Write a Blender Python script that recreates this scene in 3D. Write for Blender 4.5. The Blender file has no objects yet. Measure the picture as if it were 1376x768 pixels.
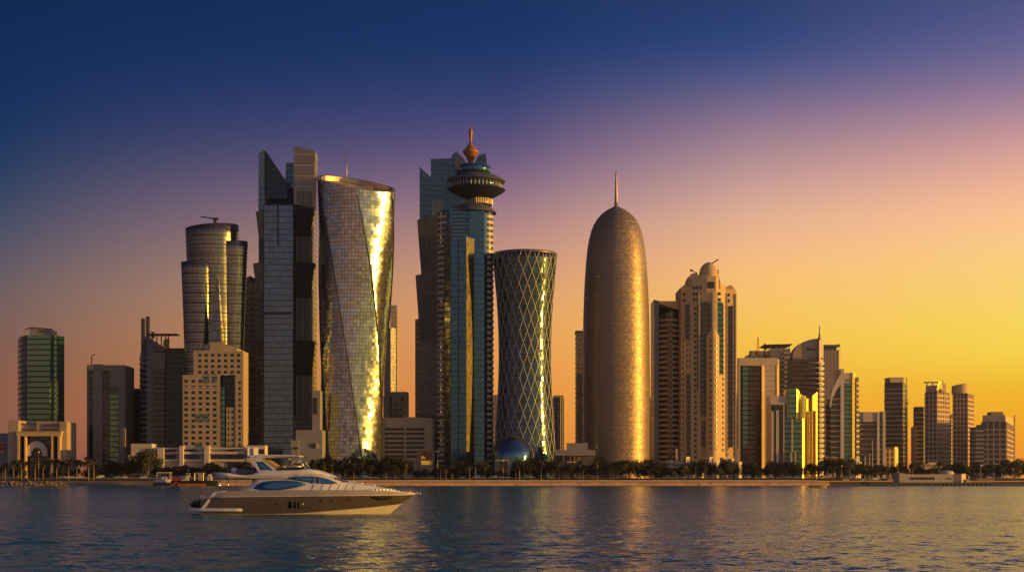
import bpy, math, random
import numpy as np
from mathutils import Vector, Matrix
R = math.radians
random.seed(7)
scene = bpy.context.scene
COL = scene.collection

# ------------------------------------------------------------------ camera
EYE = 3.5                      # eye height over the water, metres
F = 2000.0                     # focal length in photograph pixels (1376 wide)
HOR = 645.0                    # photograph row of the horizon
cam_d = bpy.data.cameras.new("camera")
cam = bpy.data.objects.new("camera", cam_d)
COL.objects.link(cam)
cam.location = (0, 0, EYE)
cam.rotation_euler = (R(90), 0, 0)
cam_d.sensor_width = 36.0
cam_d.lens = 36.0 * F / 1376.0
cam_d.shift_y = (HOR - 384.0) / 1376.0
cam_d.clip_start = 0.5
cam_d.clip_end = 20000.0
scene.camera = cam

# ------------------------------------------------------------------ sky
def s2l(c):
    out = []
    for v in c[:3]:
        v = v / 255.0
        out.append(v / 12.92 if v <= 0.04045 else ((v + 0.055) / 1.055) ** 2.4)
    return out
SUN_AZ, SUN_EL = 101.0, 4.5     # degrees clockwise from +Y, and above the horizon
world = bpy.data.worlds.new("World")
scene.world = world
world.use_nodes = True
nt = world.node_tree
nt.nodes.clear()
def wn(t, **kw):
    n = nt.nodes.new(t)
    for k, v in kw.items():
        setattr(n, k, v)
    return n
W_out = wn('ShaderNodeOutputWorld')
W_add = wn('ShaderNodeAddShader')
W_bg = wn('ShaderNodeBackground')
W_bn = wn('ShaderNodeBackground')
W_sky = wn('ShaderNodeTexSky', sky_type='NISHITA', sun_disc=False)
W_sky.sun_elevation = R(SUN_EL)
W_sky.sun_rotation = R(SUN_AZ)
W_bn.inputs[1].default_value = 0.0008
nt.links.new(W_sky.outputs[0], W_bn.inputs[0])
W_tc = wn('ShaderNodeTexCoord')
W_sx = wn('ShaderNodeSeparateXYZ')
nt.links.new(W_tc.outputs['Generated'], W_sx.inputs[0])
W_at = wn('ShaderNodeMath', operation='ARCTAN2')
nt.links.new(W_sx.outputs[0], W_at.inputs[0])
nt.links.new(W_sx.outputs[1], W_at.inputs[1])
W_dg = wn('ShaderNodeMath', operation='DEGREES')
nt.links.new(W_at.outputs[0], W_dg.inputs[0])
W_el = wn('ShaderNodeMapRange')
W_el.inputs['From Min'].default_value = 0.0
W_el.inputs['From Max'].default_value = 0.6
nt.links.new(W_sx.outputs[2], W_el.inputs['Value'])
def ramp(stops, gain=1.0):
    n = wn('ShaderNodeValToRGB')
    cr = n.color_ramp
    cr.interpolation = 'B_SPLINE'
    stops = sorted(stops)
    for i, (p, c) in enumerate(stops):
        e = cr.elements[i] if i < 2 else cr.elements.new(min(1.0, p / 0.6))
        e.position = min(1.0, p / 0.6)
        l = s2l(c)
        e.color = (l[0] * gain, l[1] * gain, l[2] * gain, 1)
    nt.links.new(W_el.outputs[0], n.inputs[0])
    return n.outputs[0]
def rows(x, tab, top):
    """sky colours by photograph row at column x, turned into sines of elevation"""
    tx = (x - 688.0) / F
    out = []
    for y, c in tab:
        v = (HOR - y) / F
        out.append((v / math.sqrt(1 + v * v + tx * tx), c))
    return out + [(.6, top)]
#CAL0
TAB_L = [(0, (1.0, 37.6, 85.9)), (100, (1.0, 44.2, 91.6)), (204, (9.0, 52.2, 95.3)), (304, (65.8, 78.4, 105.2)), (404, (120.3, 101.4, 98.6)), (504, (144.7, 93.5, 67.0)), (580, (153.7, 95.4, 79.0)), (645, (129.2, 74.3, 59.9))]
TAB_C = [(0, (8.9, 45.5, 101.9)), (100, (7.8, 55.5, 106.5)), (204, (85.5, 78.3, 128.4)), (300, (175.7, 133.7, 140.8)), (404, (240.5, 172.6, 107.5)), (504, (245.4, 156.5, 75.0)), (564, (251.0, 153.5, 66.3)), (645, (220.4, 115.9, 44.1))]
TAB_M = [(0, (39.8, 57.8, 109.6)), (100, (18.0, 72.4, 135.0)), (204, (173.6, 134.9, 146.6)), (294, (230.5, 181.0, 157.4)), (424, (277.5, 207.2, 80.0)), (504, (274.2, 192.8, 54.5)), (580, (271.9, 172.1, 29.9)), (645, (230.7, 122.9, 53.3))]
TAB_R = [(0, (68.0, 78.4, 133.5)), (104, (107.7, 104.4, 152.9)), (204, (220.5, 158.9, 153.6)), (304, (266.6, 206.5, 148.4)), (404, (267.4, 216.6, 97.5)), (470, (271.7, 223.0, 76.5)), (520, (282.4, 190.5, 1.0)), (590, (275.6, 169.7, 22.1)), (645, (228.7, 119.4, 56.9))]
#CAL1
SK_L = ramp(rows(6, TAB_L, (4, 36, 58)))
SK_C = ramp(rows(688, TAB_C, (12, 46, 70)))
SK_M = ramp(rows(1010, TAB_M, (18, 52, 76)))
SK_R = ramp(rows(1370, TAB_R, (26, 58, 84)))
SK_S = ramp([(0, (255, 170, 60)), (.05, (255, 205, 90)), (.12, (255, 225, 140)), (.22, (230, 190, 165)), (.35, (120, 110, 145)), (.6, (40, 55, 100))], 1.9)
SK_B = ramp([(0, (166, 120, 86)), (.06, (180, 132, 94)), (.14, (162, 132, 114)), (.25, (116, 116, 130)), (.4, (60, 84, 110)), (.6, (20, 46, 74))], 1.6)  # sky behind the camera, brightened and warmed to fill the shaded fronts
SK_W = ramp([(0, (104, 72, 66)), (.08, (98, 78, 84)), (.18, (62, 66, 96)), (.31, (20, 44, 82)), (.6, (8, 26, 58))])
def mixaz(a, b, a0, a1):
    m = wn('ShaderNodeMapRange')
    m.inputs['From Min'].default_value = a0
    m.inputs['From Max'].default_value = a1
    nt.links.new(W_dg.outputs[0], m.inputs['Value'])
    x = wn('ShaderNodeMix', data_type='RGBA')
    nt.links.new(m.outputs[0], x.inputs[0])
    nt.links.new(a, x.inputs[6])
    nt.links.new(b, x.inputs[7])
    return x.outputs[2]
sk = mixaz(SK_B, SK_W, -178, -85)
sk = mixaz(sk, SK_L, -85, -18.8)
sk = mixaz(sk, SK_C, -18.8, 0.0)
sk = mixaz(sk, SK_M, 0.0, 9.15)
sk = mixaz(sk, SK_R, 9.15, 18.8)
sk = mixaz(sk, SK_S, 18.8, 85)
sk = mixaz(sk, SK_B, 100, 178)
nt.links.new(sk, W_bg.inputs[0])
W_bg.inputs[1].default_value = 1.0
nt.links.new(W_bg.outputs[0], W_add.inputs[0])
nt.links.new(W_bn.outputs[0], W_add.inputs[1])
nt.links.new(W_add.outputs[0], W_out.inputs[0])

# ------------------------------------------------------------------ sun, exposure
sun_d = bpy.data.lights.new("sun", 'SUN')
sun_d.energy = 5.0
sun_d.angle = R(0.6)
sun_d.color = (1.0, 0.51, 0.06)
sun = bpy.data.objects.new("sun", sun_d)
COL.objects.link(sun)
_d = Vector((math.sin(R(SUN_AZ)) * math.cos(R(SUN_EL)), math.cos(R(SUN_AZ)) * math.cos(R(SUN_EL)), math.sin(R(SUN_EL))))
sun.rotation_euler = (-_d).to_track_quat('-Z', 'Y').to_euler()
sun.location = _d * 900
scene.view_settings.view_transform = 'Standard'
scene.view_settings.look = 'None'
scene.view_settings.exposure = 0.0
scene.view_settings.gamma = 1.0
scene.view_settings.use_curve_mapping = False
scene.cycles.max_bounces = 6
scene.cycles.volume_bounces = 0
scene.cycles.sample_clamp_indirect = 4.0
scene.cycles.use_denoising = True
scene.cycles.denoising_input_passes = 'RGB_ALBEDO_NORMAL'
scene.cycles.denoising_prefilter = 'NONE'

# ------------------------------------------------------------------ materials
MATS = {}
class NB:
    """small node-tree builder"""
    def __init__(s, name):
        m = bpy.data.materials.new(name)
        m.use_nodes = True
        s.m = m
        s.t = m.node_tree
        s.t.nodes.clear()
        s.out = s.n('ShaderNodeOutputMaterial')
        s.p = s.n('ShaderNodeBsdfPrincipled')
        s.t.links.new(s.p.outputs[0], s.out.inputs[0])
        MATS[name] = m
    def n(s, typ, **kw):
        x = s.t.nodes.new(typ)
        for k, v in kw.items():
            setattr(x, k, v)
        return x
    def put(s, sock, v):
        if v is None:
            return
        if isinstance(v, bpy.types.NodeSocket):
            s.t.links.new(v, sock)
        elif isinstance(v, (tuple, list)):
            if sock.type == 'RGBA' and len(v) == 3:
                v = tuple(v) + (1,)
            sock.default_value = v
        else:
            sock.default_value = v
    def math(s, op, a, b=None, c=None):
        x = s.n('ShaderNodeMath', operation=op)
        s.put(x.inputs[0], a)
        s.put(x.inputs[1], b)
        s.put(x.inputs[2], c)
        return x.outputs[0]
    def vmath(s, op, a, b=None, scale=None):
        x = s.n('ShaderNodeVectorMath', operation=op)
        s.put(x.inputs[0], a)
        s.put(x.inputs[1], b)
        if scale is not None:
            s.put(x.inputs['Scale'], scale)
        return x.outputs[0]
    def mix(s, f, a, b):
        x = s.n('ShaderNodeMix', data_type='RGBA')
        s.put(x.inputs[0], f)
        s.put(x.inputs[6], a)
        s.put(x.inputs[7], b)
        return x.outputs[2]
    def fmix(s, f, a, b):
        return s.math('ADD', s.math('MULTIPLY', s.math('SUBTRACT', 1.0, f), a), s.math('MULTIPLY', f, b))
    def uv(s):
        x = s.n('ShaderNodeSeparateXYZ')
        s.t.links.new(s.n('ShaderNodeTexCoord').outputs['UV'], x.inputs[0])
        return x.outputs[0], x.outputs[1]
    def objco(s):
        return s.n('ShaderNodeTexCoord').outputs['Object']
    def noise(s, vec, scale, detail=3, rough=.5):
        x = s.n('ShaderNodeTexNoise')
        s.put(x.inputs['Vector'], vec)
        x.inputs['Scale'].default_value = scale
        x.inputs['Detail'].default_value = detail
        x.inputs['Roughness'].default_value = rough
        return x
    def white(s, vec):
        x = s.n('ShaderNodeTexWhiteNoise', noise_dimensions='3D')
        s.put(x.inputs['Vector'], vec)
        return x
    def comb(s, a, b, c=0.0):
        x = s.n('ShaderNodeCombineXYZ')
        s.put(x.inputs[0], a)
        s.put(x.inputs[1], b)
        s.put(x.inputs[2], c)
        return x.outputs[0]
    def bump(s, h, strength, dist, normal=None):
        x = s.n('ShaderNodeBump')
        x.inputs['Strength'].default_value = strength
        x.inputs['Distance'].default_value = dist
        s.put(x.inputs['Height'], h)
        s.put(x.inputs['Normal'], normal)
        return x.outputs[0]

def facade(name, tint, rough=.12, metal=.75, pw=1.6, fh=4.2, tilt=.02, mull=.07, mcol=(.05, .05, .05), span=.0, scol=(.08, .08, .08), wav=.02, var=.25, dark=0.0):
    """curtain wall: panels pw x fh metres, each tilted a hair its own way, mullions, spandrel strip per floor"""
    b = NB(name)
    u, v = b.uv()
    us = b.math('DIVIDE', u, pw)
    vs = b.math('DIVIDE', v, fh)
    cell = b.comb(b.math('FLOOR', us), b.math('FLOOR', vs), 3.7)
    wnz = b.white(cell)
    fu, fv = b.math('FRACT', us), b.math('FRACT', vs)
    mu = b.math('LESS_THAN', fu, mull)
    mv = b.math('LESS_THAN', fv, mull * pw / fh * 1.2)
    mm = b.math('MAXIMUM', mu, mv)
    big = b.noise(b.comb(u, v, 0.0), .045, 3)
    f = b.math('MULTIPLY', b.math('SUBTRACT', wnz.outputs['Value'], .5), var)
    f2 = b.math('MULTIPLY', b.math('SUBTRACT', big.outputs[0], .5), var * .9)
    gain = b.math('ADD', 1.0, b.math('ADD', f, f2))
    col = b.vmath('SCALE', tuple(tint), None, gain)
    if dark:
        dk = b.math('MULTIPLY', b.math('GREATER_THAN', wnz.outputs['Value'], 1 - dark), .7)
        col = b.mix(dk, col, (.02, .02, .02))
    metv = metal
    rg = b.math('ADD', rough, b.math('MULTIPLY', wnz.outputs['Value'], rough * .4))
    if span:
        sp = b.math('GREATER_THAN', fv, 1 - span)
        col = b.mix(sp, col, scol)
        metv = b.fmix(sp, metal, .15)
        rg = b.fmix(sp, rg, .45)
    col = b.mix(mm, col, mcol)
    rg = b.fmix(mm, rg, .4)
    b.put(b.p.inputs['Base Color'], col)
    b.put(b.p.inputs['Metallic'], metv)
    b.put(b.p.inputs['Roughness'], rg)
    nz = b.noise(b.comb(u, v, 9.0), .22, 2)
    t1 = b.vmath('SCALE', b.vmath('SUBTRACT', wnz.outputs['Color'], (.5, .5, .5)), None, tilt * 2)
    t2 = b.vmath('SCALE', b.vmath('SUBTRACT', nz.outputs['Color'], (.5, .5, .5)), None, wav * 2)
    g = b.n('ShaderNodeNewGeometry')
    nrm = b.vmath('NORMALIZE', b.vmath('ADD', g.outputs['Normal'], b.vmath('ADD', t1, t2)))
    b.put(b.p.inputs['Normal'], nrm)
    return b.m

def solid(name, col, rough=.7, metal=0.0, var=.22, scale=.25, bump=0.0, streak=True):
    """stone, concrete, paint: mottled with rain streaks"""
    b = NB(name)
    co = b.objco()
    n1 = b.noise(co, scale, 5, .6)
    f = b.math('MULTIPLY', b.math('SUBTRACT', n1.outputs[0], .5), var * 2)
    if streak:
        n2 = b.noise(b.vmath('MULTIPLY', co, (1.0, 1.0, .06)), scale * 4, 3)
        f = b.math('ADD', f, b.math('MULTIPLY', b.math('SUBTRACT', n2.outputs[0], .5), var))
    b.put(b.p.inputs['Base Color'], b.vmath('SCALE', tuple(col), None, b.math('ADD', 1.0, f)))
    b.p.inputs['Roughness'].default_value = rough
    b.p.inputs['Metallic'].default_value = metal
    if name in ('dish_dark', 'dish_grey'):
        b.p.inputs['Specular IOR Level'].default_value = .12
    if bump:
        n3 = b.noise(co, scale * 12, 3)
        b.put(b.p.inputs['Normal'], b.bump(n3.outputs[0], .5, bump))
    return b.m

# glass and cladding
facade('glass_green', (.10, .20, .16), .10, .8, 1.5, 4.0, .012, .07, (.02, .03, .03), .18, (.02, .035, .03), .03)
facade('glass_teal', (.03, .17, .20), .10, .8, 1.5, 4.0, .012, .07, (.015, .03, .035), .12, (.02, .05, .06), .03)
facade('glass_blue', (.045, .13, .22), .09, .85, 1.6, 4.2, .010, .06, (.03, .04, .05), .10, (.05, .09, .12), .02)
facade('glass_deepblue', (.035, .09, .15), .09, .8, 1.6, 4.2, .012, .07, (.012, .02, .03), .10, (.02, .035, .05), .03)
facade('glass_dark', (.055, .06, .07), .12, .75, 1.5, 4.0, .02, .08, (.02, .02, .02), .2, (.03, .03, .03), .03)
facade('glass_navy', (.02, .035, .055), .12, .7, 1.5, 4.0, .015, .08, (.01, .012, .02), .15, (.012, .018, .028), .02)
facade('dome_blue', (.07, .17, .30), .10, .85, 1.6, 2.2, .02, .06, (.02, .03, .05), 0, (.05, .09, .12), .03)
facade('glass_brown', (.085, .065, .055), .12, .75, 1.5, 4.0, .02, .08, (.03, .02, .02), .2, (.05, .04, .03), .03)
facade('glass_silver', (.085, .135, .21), .12, .88, 1.7, 4.4, .016, .04, (.06, .09, .14), .16, (.065, .10, .16), .03, .35)
facade('panel_tan', (.19, .18, .175), .32, .7, 2.0, 8.0, .012, .05, (.22, .18, .14), .12, (.30, .25, .20), .012, .2)
facade('panel_grey', (.085, .105, .14), .24, .75, 1.7, 5.6, .016, .08, (.07, .07, .07), .10, (.10, .09, .09), .02, .3)
facade('panel_steel', (.18, .18, .18), .22, .85, 1.4, 7.2, .012, .07, (.09, .08, .08), .10, (.05, .05, .05), .012, .35)
facade('scale_silver', (.33, .36, .40), .16, .88, 2.4, 2.7, .045, .09, (.10, .09, .075), 0, (.1, .1, .1), .075, .35)
facade('diagrid_glass', (.05, .085, .12), .13, .8, 1.7, 4.0, .05, .06, (.02, .025, .03), .14, (.03, .04, .05), .03, .5)
facade('lattice_bronze', (.34, .25, .185), .38, .50, 1.4, 1.6, .045, .18, (.15, .105, .075), .0, (.1, .1, .1), .02, .22)
facade('lattice_ring', (.34, .24, .17), .5, .4, 1.5, 2.0, .05, .1, (.13, .09, .065), .0, (.1, .1, .1), .04, .3)
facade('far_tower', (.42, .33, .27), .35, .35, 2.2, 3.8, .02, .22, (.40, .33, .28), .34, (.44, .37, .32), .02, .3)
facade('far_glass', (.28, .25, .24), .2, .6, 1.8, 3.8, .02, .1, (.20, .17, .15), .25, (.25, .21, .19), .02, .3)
facade('glass_olive', (.085, .072, .042), .24, .7, 1.5, 4.0, .02, .08, (.05, .04, .02), .12, (.08, .06, .03), .03)
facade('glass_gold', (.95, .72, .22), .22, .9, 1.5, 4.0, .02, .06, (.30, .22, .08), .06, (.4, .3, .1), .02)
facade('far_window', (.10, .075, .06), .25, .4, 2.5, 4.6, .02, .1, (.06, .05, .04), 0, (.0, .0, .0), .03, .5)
facade('window_glass', (.03, .035, .038), .25, .25, 5, 5, .03, .0, (.02, .02, .02), 0, (.0, .0, .0), .03)
facade('yacht_glass', (.03, .13, .34), .06, .35, 40, 40, .0, .0, (.02, .02, .02), 0, (.0, .0, .0), .0, .0)
# stone and paint
solid('stone_beige', (.42, .32, .24), .8, 0, .16, .15)
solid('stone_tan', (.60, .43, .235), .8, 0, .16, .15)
solid('stone_cream', (.55, .46, .38), .75, 0, .14, .15)
solid('stone_pale', (.62, .55, .48), .7, 0, .12, .2)
solid('stone_brown', (.27, .21, .18), .8, 0, .15, .15)
solid('concrete_grey', (.26, .25, .26), .8, 0, .18, .15)
solid('concrete_dark', (.10, .095, .095), .8, 0, .2, .15)
solid('band_grey', (.42, .38, .36), .5, .1, .12, .3)
solid('dish_dark', (.014, .019, .034), .6, 0, .15, .2)
solid('dish_grey', (.075, .085, .13), .6, 0, .15, .2)
solid('cladding_bronze', (.16, .12, .10), .45, .5, .15, .2)
solid('metal_dark', (.035, .035, .04), .45, .6, .2, .3)
solid('metal_grey', (.32, .32, .33), .4, .7, .15, .4)
solid('lattice_pale', (.46, .46, .48), .45, .4, .1, .3)
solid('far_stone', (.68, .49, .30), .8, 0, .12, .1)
solid('onion_orange', (.33, .13, .04), .5, .2, .15, .3)
solid('metal_gold', (.62, .34, .10), .36, .85, .15, .3)
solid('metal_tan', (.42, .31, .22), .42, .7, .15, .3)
solid('paint_yellow', (.85, .62, .03), .35, 0, .08, .5)
solid('gold_sun_clad', (.80, .60, .12), .38, .55, .1, .1)  # gold tone that also paints low sunlight onto turned faces
solid('sign_dark', (.02, .018, .018), .6, 0, .1, 1)
solid('sign_red', (.42, .05, .04), .6, 0, .15, 1)
solid('sign_white', (.75, .70, .66), .6, 0, .1, 1)
solid('white_paint', (.78, .75, .72), .45, 0, .06, .5)
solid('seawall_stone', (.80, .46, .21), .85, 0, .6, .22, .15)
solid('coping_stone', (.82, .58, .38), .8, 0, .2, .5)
solid('paving', (.34, .28, .23), .85, 0, .2, .3)
solid('asphalt', (.05, .05, .05), .85, 0, .2, .3)
solid('sand', (.22, .17, .13), .95, 0, .3, .1)
solid('turf', (.035, .045, .018), .95, 0, .4, .2, 0, False)
solid('rock', (.24, .17, .11), .9, 0, .35, .5, .12, False)
solid('bark', (.19, .15, .115), .9, 0, .3, .8)
solid('palm_bark', (.28, .22, .165), .9, 0, .3, .8)
solid('rubber', (.02, .02, .02), .7, 0, .1, 1)
solid('hull_red', (.28, .05, .03), .55, 0, .3, .4)
solid('hull_orange', (.50, .13, .04), .55, 0, .25, .4)
solid('gelcoat_white', (.66, .64, .70), .25, 0, .03, .5, 0, False)
solid('bulwark_beige', (.36, .31, .29), .3, .1, .04, .3, 0, False)
solid('hull_bronze', (.155, .125, .105), .3, .35, .04, .3, 0, False)
solid('hull_cream', (.66, .58, .48), .3, 0, .05, .3, 0, False)
solid('antifoul', (.02, .02, .025), .6, 0, .1, 1)
solid('canvas_tan', (.34, .25, .18), .85, 0, .15, 1)
solid('canvas_grey', (.20, .19, .19), .85, 0, .25, 1.5)
solid('cushion', (.62, .55, .50), .8, 0, .1, 1)
solid('chrome', (.75, .75, .75), .15, 1, .03, 1, 0, False)
solid('lamp_globe', (.8, .78, .72), .4, 0, .03, 1, 0, False)

def foliage(name, col, col2):
    b = NB(name)
    oi = b.n('ShaderNodeObjectInfo')
    co = b.objco()
    n1 = b.noise(co, .45, 3)
    g = b.white(b.vmath('SNAP', co, (.35, .35, .35)))
    f = b.math('ADD', b.math('MULTIPLY', n1.outputs[0], .7), b.math('MULTIPLY', g.outputs[0], .4))
    c = b.mix(f, col, col2)
    c = b.vmath('SCALE', c, None, b.math('ADD', .65, b.math('MULTIPLY', oi.outputs['Random'], .8)))
    b.put(b.p.inputs['Base Color'], c)
    b.p.inputs['Roughness'].default_value = .75
    b.p.inputs['Specular IOR Level'].default_value = .25
    return b.m
foliage('leaf_dark', (.022, .026, .012), (.070, .066, .026))
foliage('leaf_olive', (.035, .034, .014), (.100, .085, .034))
foliage('leaf_palm', (.030, .036, .014), (.090, .082, .034))

def car_paint(name, col):
    b = NB(name)
    n1 = b.noise(b.objco(), .8, 2)
    b.put(b.p.inputs['Base Color'], b.vmath('SCALE', col, None, b.math('ADD', .92, b.math('MULTIPLY', n1.outputs[0], .16))))
    b.p.inputs['Roughness'].default_value = .3
    b.p.inputs['Coat Weight'].default_value = .6
    return b.m
car_paint('car_white', (.86, .84, .82))
car_paint('car_silver', (.38, .38, .39))
car_paint('car_black', (.025, .025, .028))
car_paint('car_red', (.32, .04, .03))

def water_mat():
    """rippled sea: each patch of surface leans its own way, so far water mirrors the higher sky"""
    b = NB('water')
    co = b.n('ShaderNodeTexCoord').outputs['Object']
    n1 = b.noise(b.vmath('MULTIPLY', co, (.55, 1.0, 1.0)), 1.35, 3, .6)
    n2 = b.noise(b.vmath('MULTIPLY', co, (.8, 1.0, 1.0)), 3.6, 2, .5)
    n3 = b.noise(b.vmath('MULTIPLY', co, (.35, 1.0, 1.0)), .16, 2, .5)
    wind = b.noise(b.vmath('MULTIPLY', co, (.25, 1.0, 1.0)), .012, 3, .6)
    w = b.n('ShaderNodeMapRange')
    w.inputs['From Min'].default_value = .36
    w.inputs['From Max'].default_value = .64
    w.inputs['To Min'].default_value = .55
    w.inputs['To Max'].default_value = 1.25
    b.put(w.inputs['Value'], wind.outputs[0])
    def lean(n, s):
        v = b.vmath('SUBTRACT', n.outputs['Color'], (.5, .5, .5))
        return b.vmath('SCALE', b.vmath('MULTIPLY', v, (.8, 1.0, 0.0)), None, s)
    t = b.vmath('ADD', b.vmath('ADD', lean(n1, .85), lean(n2, .60)), lean(n3, .22))
    t = b.vmath('SCALE', t, None, w.outputs[0])
    g = b.n('ShaderNodeNewGeometry')
    nrm = b.vmath('NORMALIZE', b.vmath('ADD', g.outputs['Normal'], t))
    b.put(b.p.inputs['Base Color'], (.020, .125, .130))
    b.p.inputs['Roughness'].default_value = .20
    b.p.inputs['IOR'].default_value = 1.33
    b.put(b.p.inputs['Normal'], nrm)
    return b.m
water_mat()

# ------------------------------------------------------------------ mesh helpers
class MB:
    def __init__(s):
        s.v, s.f, s.uvs, s.sm, s.g = [], [], [], [], []
    def face(s, pts, uv=None, smooth=False):
        i = len(s.v)
        s.v += [tuple(p) for p in pts]
        s.f.append(tuple(range(i, i + len(pts))))
        if uv is None:
            a = Vector(pts[1]) - Vector(pts[0])
            b = Vector(pts[-1]) - Vector(pts[0])
            n = a.cross(b)
            if abs(n.z) > .8 * (n.length + 1e-9):
                uv = [(p[0], p[1]) for p in pts]
            else:
                h = Vector((-n.y, n.x, 0))
                h = h.normalized() if h.length > 1e-9 else Vector((1, 0, 0))
                p0 = Vector(pts[0])
                uv = [((Vector(p) - p0).dot(h), p[2]) for p in pts]
        s.uvs.append(uv)
        s.sm.append(smooth)
    def prism(s, poly, z0, z1, cap=True, bottom=False):
        """poly: counter-clockwise (x,y); z0/z1 number or list"""
        s.g.append(len(s.f))
        n = len(poly)
        a = z0 if isinstance(z0, (list, tuple)) else [z0] * n
        c = z1 if isinstance(z1, (list, tuple)) else [z1] * n
        for i in range(n):
            j = (i + 1) % n
            p, q = poly[i], poly[j]
            L = math.hypot(q[0] - p[0], q[1] - p[1])
            s.face([(p[0], p[1], a[i]), (q[0], q[1], a[j]), (q[0], q[1], c[j]), (p[0], p[1], c[i])],
                   [(0, a[i]), (L, a[j]), (L, c[j]), (0, c[i])])
        if cap:
            s.face([(p[0], p[1], c[i]) for i, p in enumerate(poly)], [(p[0], p[1]) for p in poly])
        if bottom:
            s.face([(poly[i][0], poly[i][1], a[i]) for i in range(n - 1, -1, -1)])
        return s
    def box(s, x0, x1, y0, y1, z0, z1):
        return s.prism([(x0, y0), (x1, y0), (x1, y1), (x0, y1)], z0, z1, True, True)
    def hexa(s, top, bot):
        """top/bot: four (x,y,z) counter-clockwise from front left"""
        s.g.append(len(s.f))
        for i in range(4):
            j = (i + 1) % 4
            a, b, c, d = bot[i], bot[j], top[j], top[i]
            L = (Vector(b) - Vector(a)).length
            s.face([a, b, c, d], [(0, a[2]), (L, b[2]), (L, c[2]), (0, d[2])])
        s.face(top)
        s.face(bot[::-1])
        return s
    def loft(s, rings, closed=True, cap=True, smooth=True, capb=False):
        s.g.append(len(s.f))
        n = len(rings[0])
        for r in range(len(rings) - 1):
            A, B = rings[r], rings[r + 1]
            u = 0.0
            for i in range(n if closed else n - 1):
                j = (i + 1) % n
                L = (Vector(rings[len(rings)//2][j]) - Vector(rings[len(rings)//2][i])).length
                s.face([A[i], A[j], B[j], B[i]], [(u, A[i][2]), (u + L, A[j][2]), (u + L, B[j][2]), (u, B[i][2])], smooth)
                u += L
        if cap:
            s.face(rings[-1])
        if capb:
            s.face(rings[0][::-1])
        return s
    def lathe(s, prof, cx=0, cy=0, seg=48, sy=1.0, cap=True, smooth=True, capb=False):
        rings = []
        for (r, z) in prof:
            rings.append([(cx + r * math.cos(2 * math.pi * i / seg), cy + sy * r * math.sin(2 * math.pi * i / seg), z) for i in range(seg)])
        return s.loft(rings, True, cap, smooth, capb)
    def bar(s, p, q, w, h=None, seg=4):
        p, q = Vector(p), Vector(q)
        d = (q - p).normalized()
        a = d.orthogonal().normalized() if abs(d.z) > .9 else d.cross(Vector((0, 0, 1))).normalized()
        b = a.cross(d)
        h = h or w
        ring = lambda o, f=1: [tuple(o + a * math.cos(t) * w * f + b * math.sin(t) * h * f) for t in [2 * math.pi * (i + .5) / seg for i in range(seg)]]
        return s.loft([ring(p), ring(q)], True, True, seg > 5, True)
    def tube(s, pts, rad, seg=6):
        pts = [Vector(p) for p in pts]
        rad = rad if isinstance(rad, (list, tuple)) else [rad] * len(pts)
        rings = []
        for i, p in enumerate(pts):
            d = (pts[min(i + 1, len(pts) - 1)] - pts[max(i - 1, 0)]).normalized()
            a = d.cross(Vector((.013, 1, .02))).normalized()
            b = d.cross(a)
            rings.append([tuple(p + (a * math.cos(2 * math.pi * k / seg) + b * math.sin(2 * math.pi * k / seg)) * rad[i]) for k in range(seg)])
        return s.loft(rings, True, True, True, True)
    def multi(s, name, mat, parent):
        """one object per shape added"""
        out = []
        for a, b in zip(s.g, s.g[1:] + [len(s.f)]):
            m = MB()
            for f, uv, sm in zip(s.f[a:b], s.uvs[a:b], s.sm[a:b]):
                m.face([s.v[i] for i in f], uv, sm)
            out.append(m.obj(name, mat, parent))
        return out
    def obj(s, name, mat, parent=None, loc=None):
        me = bpy.data.meshes.new(name)
        # merge coincident corners so smooth shading works
        key, idx, vv = {}, [], []
        for p in s.v:
            k = (round(p[0], 3), round(p[1], 3), round(p[2], 3))
            if k not in key:
                key[k] = len(vv)
                vv.append(p)
            idx.append(key[k])
        faces, uvs, sms = [], [], []
        for f, uv, sm in zip(s.f, s.uvs, s.sm):
            g, h = [], []
            for c, t in zip(f, uv):
                if idx[c] not in g:
                    g.append(idx[c])
                    h.append(t)
            if len(g) >= 3:
                faces.append(g)
                uvs.append(h)
                sms.append(sm)
        me.from_pydata(vv, [], faces)
        lay = me.uv_layers.new(name='UVMap')
        flat = [c for h in uvs for t in h for c in t]
        if len(flat) == 2 * len(me.loops):
            lay.data.foreach_set('uv', flat)
        me.polygons.foreach_set('use_smooth', sms)
        me.materials.append(MATS[mat])
        me.update()
        o = bpy.data.objects.new(name, me)
        COL.objects.link(o)
        if parent is not None:
            o.parent = parent
        if loc is not None:
            o.location = loc
        return o

def tag(o, label=None, cat=None, group=None, kind=None):
    if label: o['label'] = label
    if cat: o['category'] = cat
    if group: o['group'] = group
    if kind: o['kind'] = kind
    return o
def empty(name, loc, label, cat, group=None):
    o = bpy.data.objects.new(name, None)
    COL.objects.link(o)
    o.location = loc
    o.empty_display_size = 1.0
    return tag(o, label, cat, group)
def copy_tree(o, parent=None):
    c = o.copy()
    COL.objects.link(c)
    if parent is not None:
        c.parent = parent
    for ch in list(o.children):
        copy_tree(ch, c)
    return c

GZ = 5.0                      # city ground over the water
def at(px, py, D):
    return Vector(((px - 688.0) * D / F, D, EYE + (HOR - py) * D / F))

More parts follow.
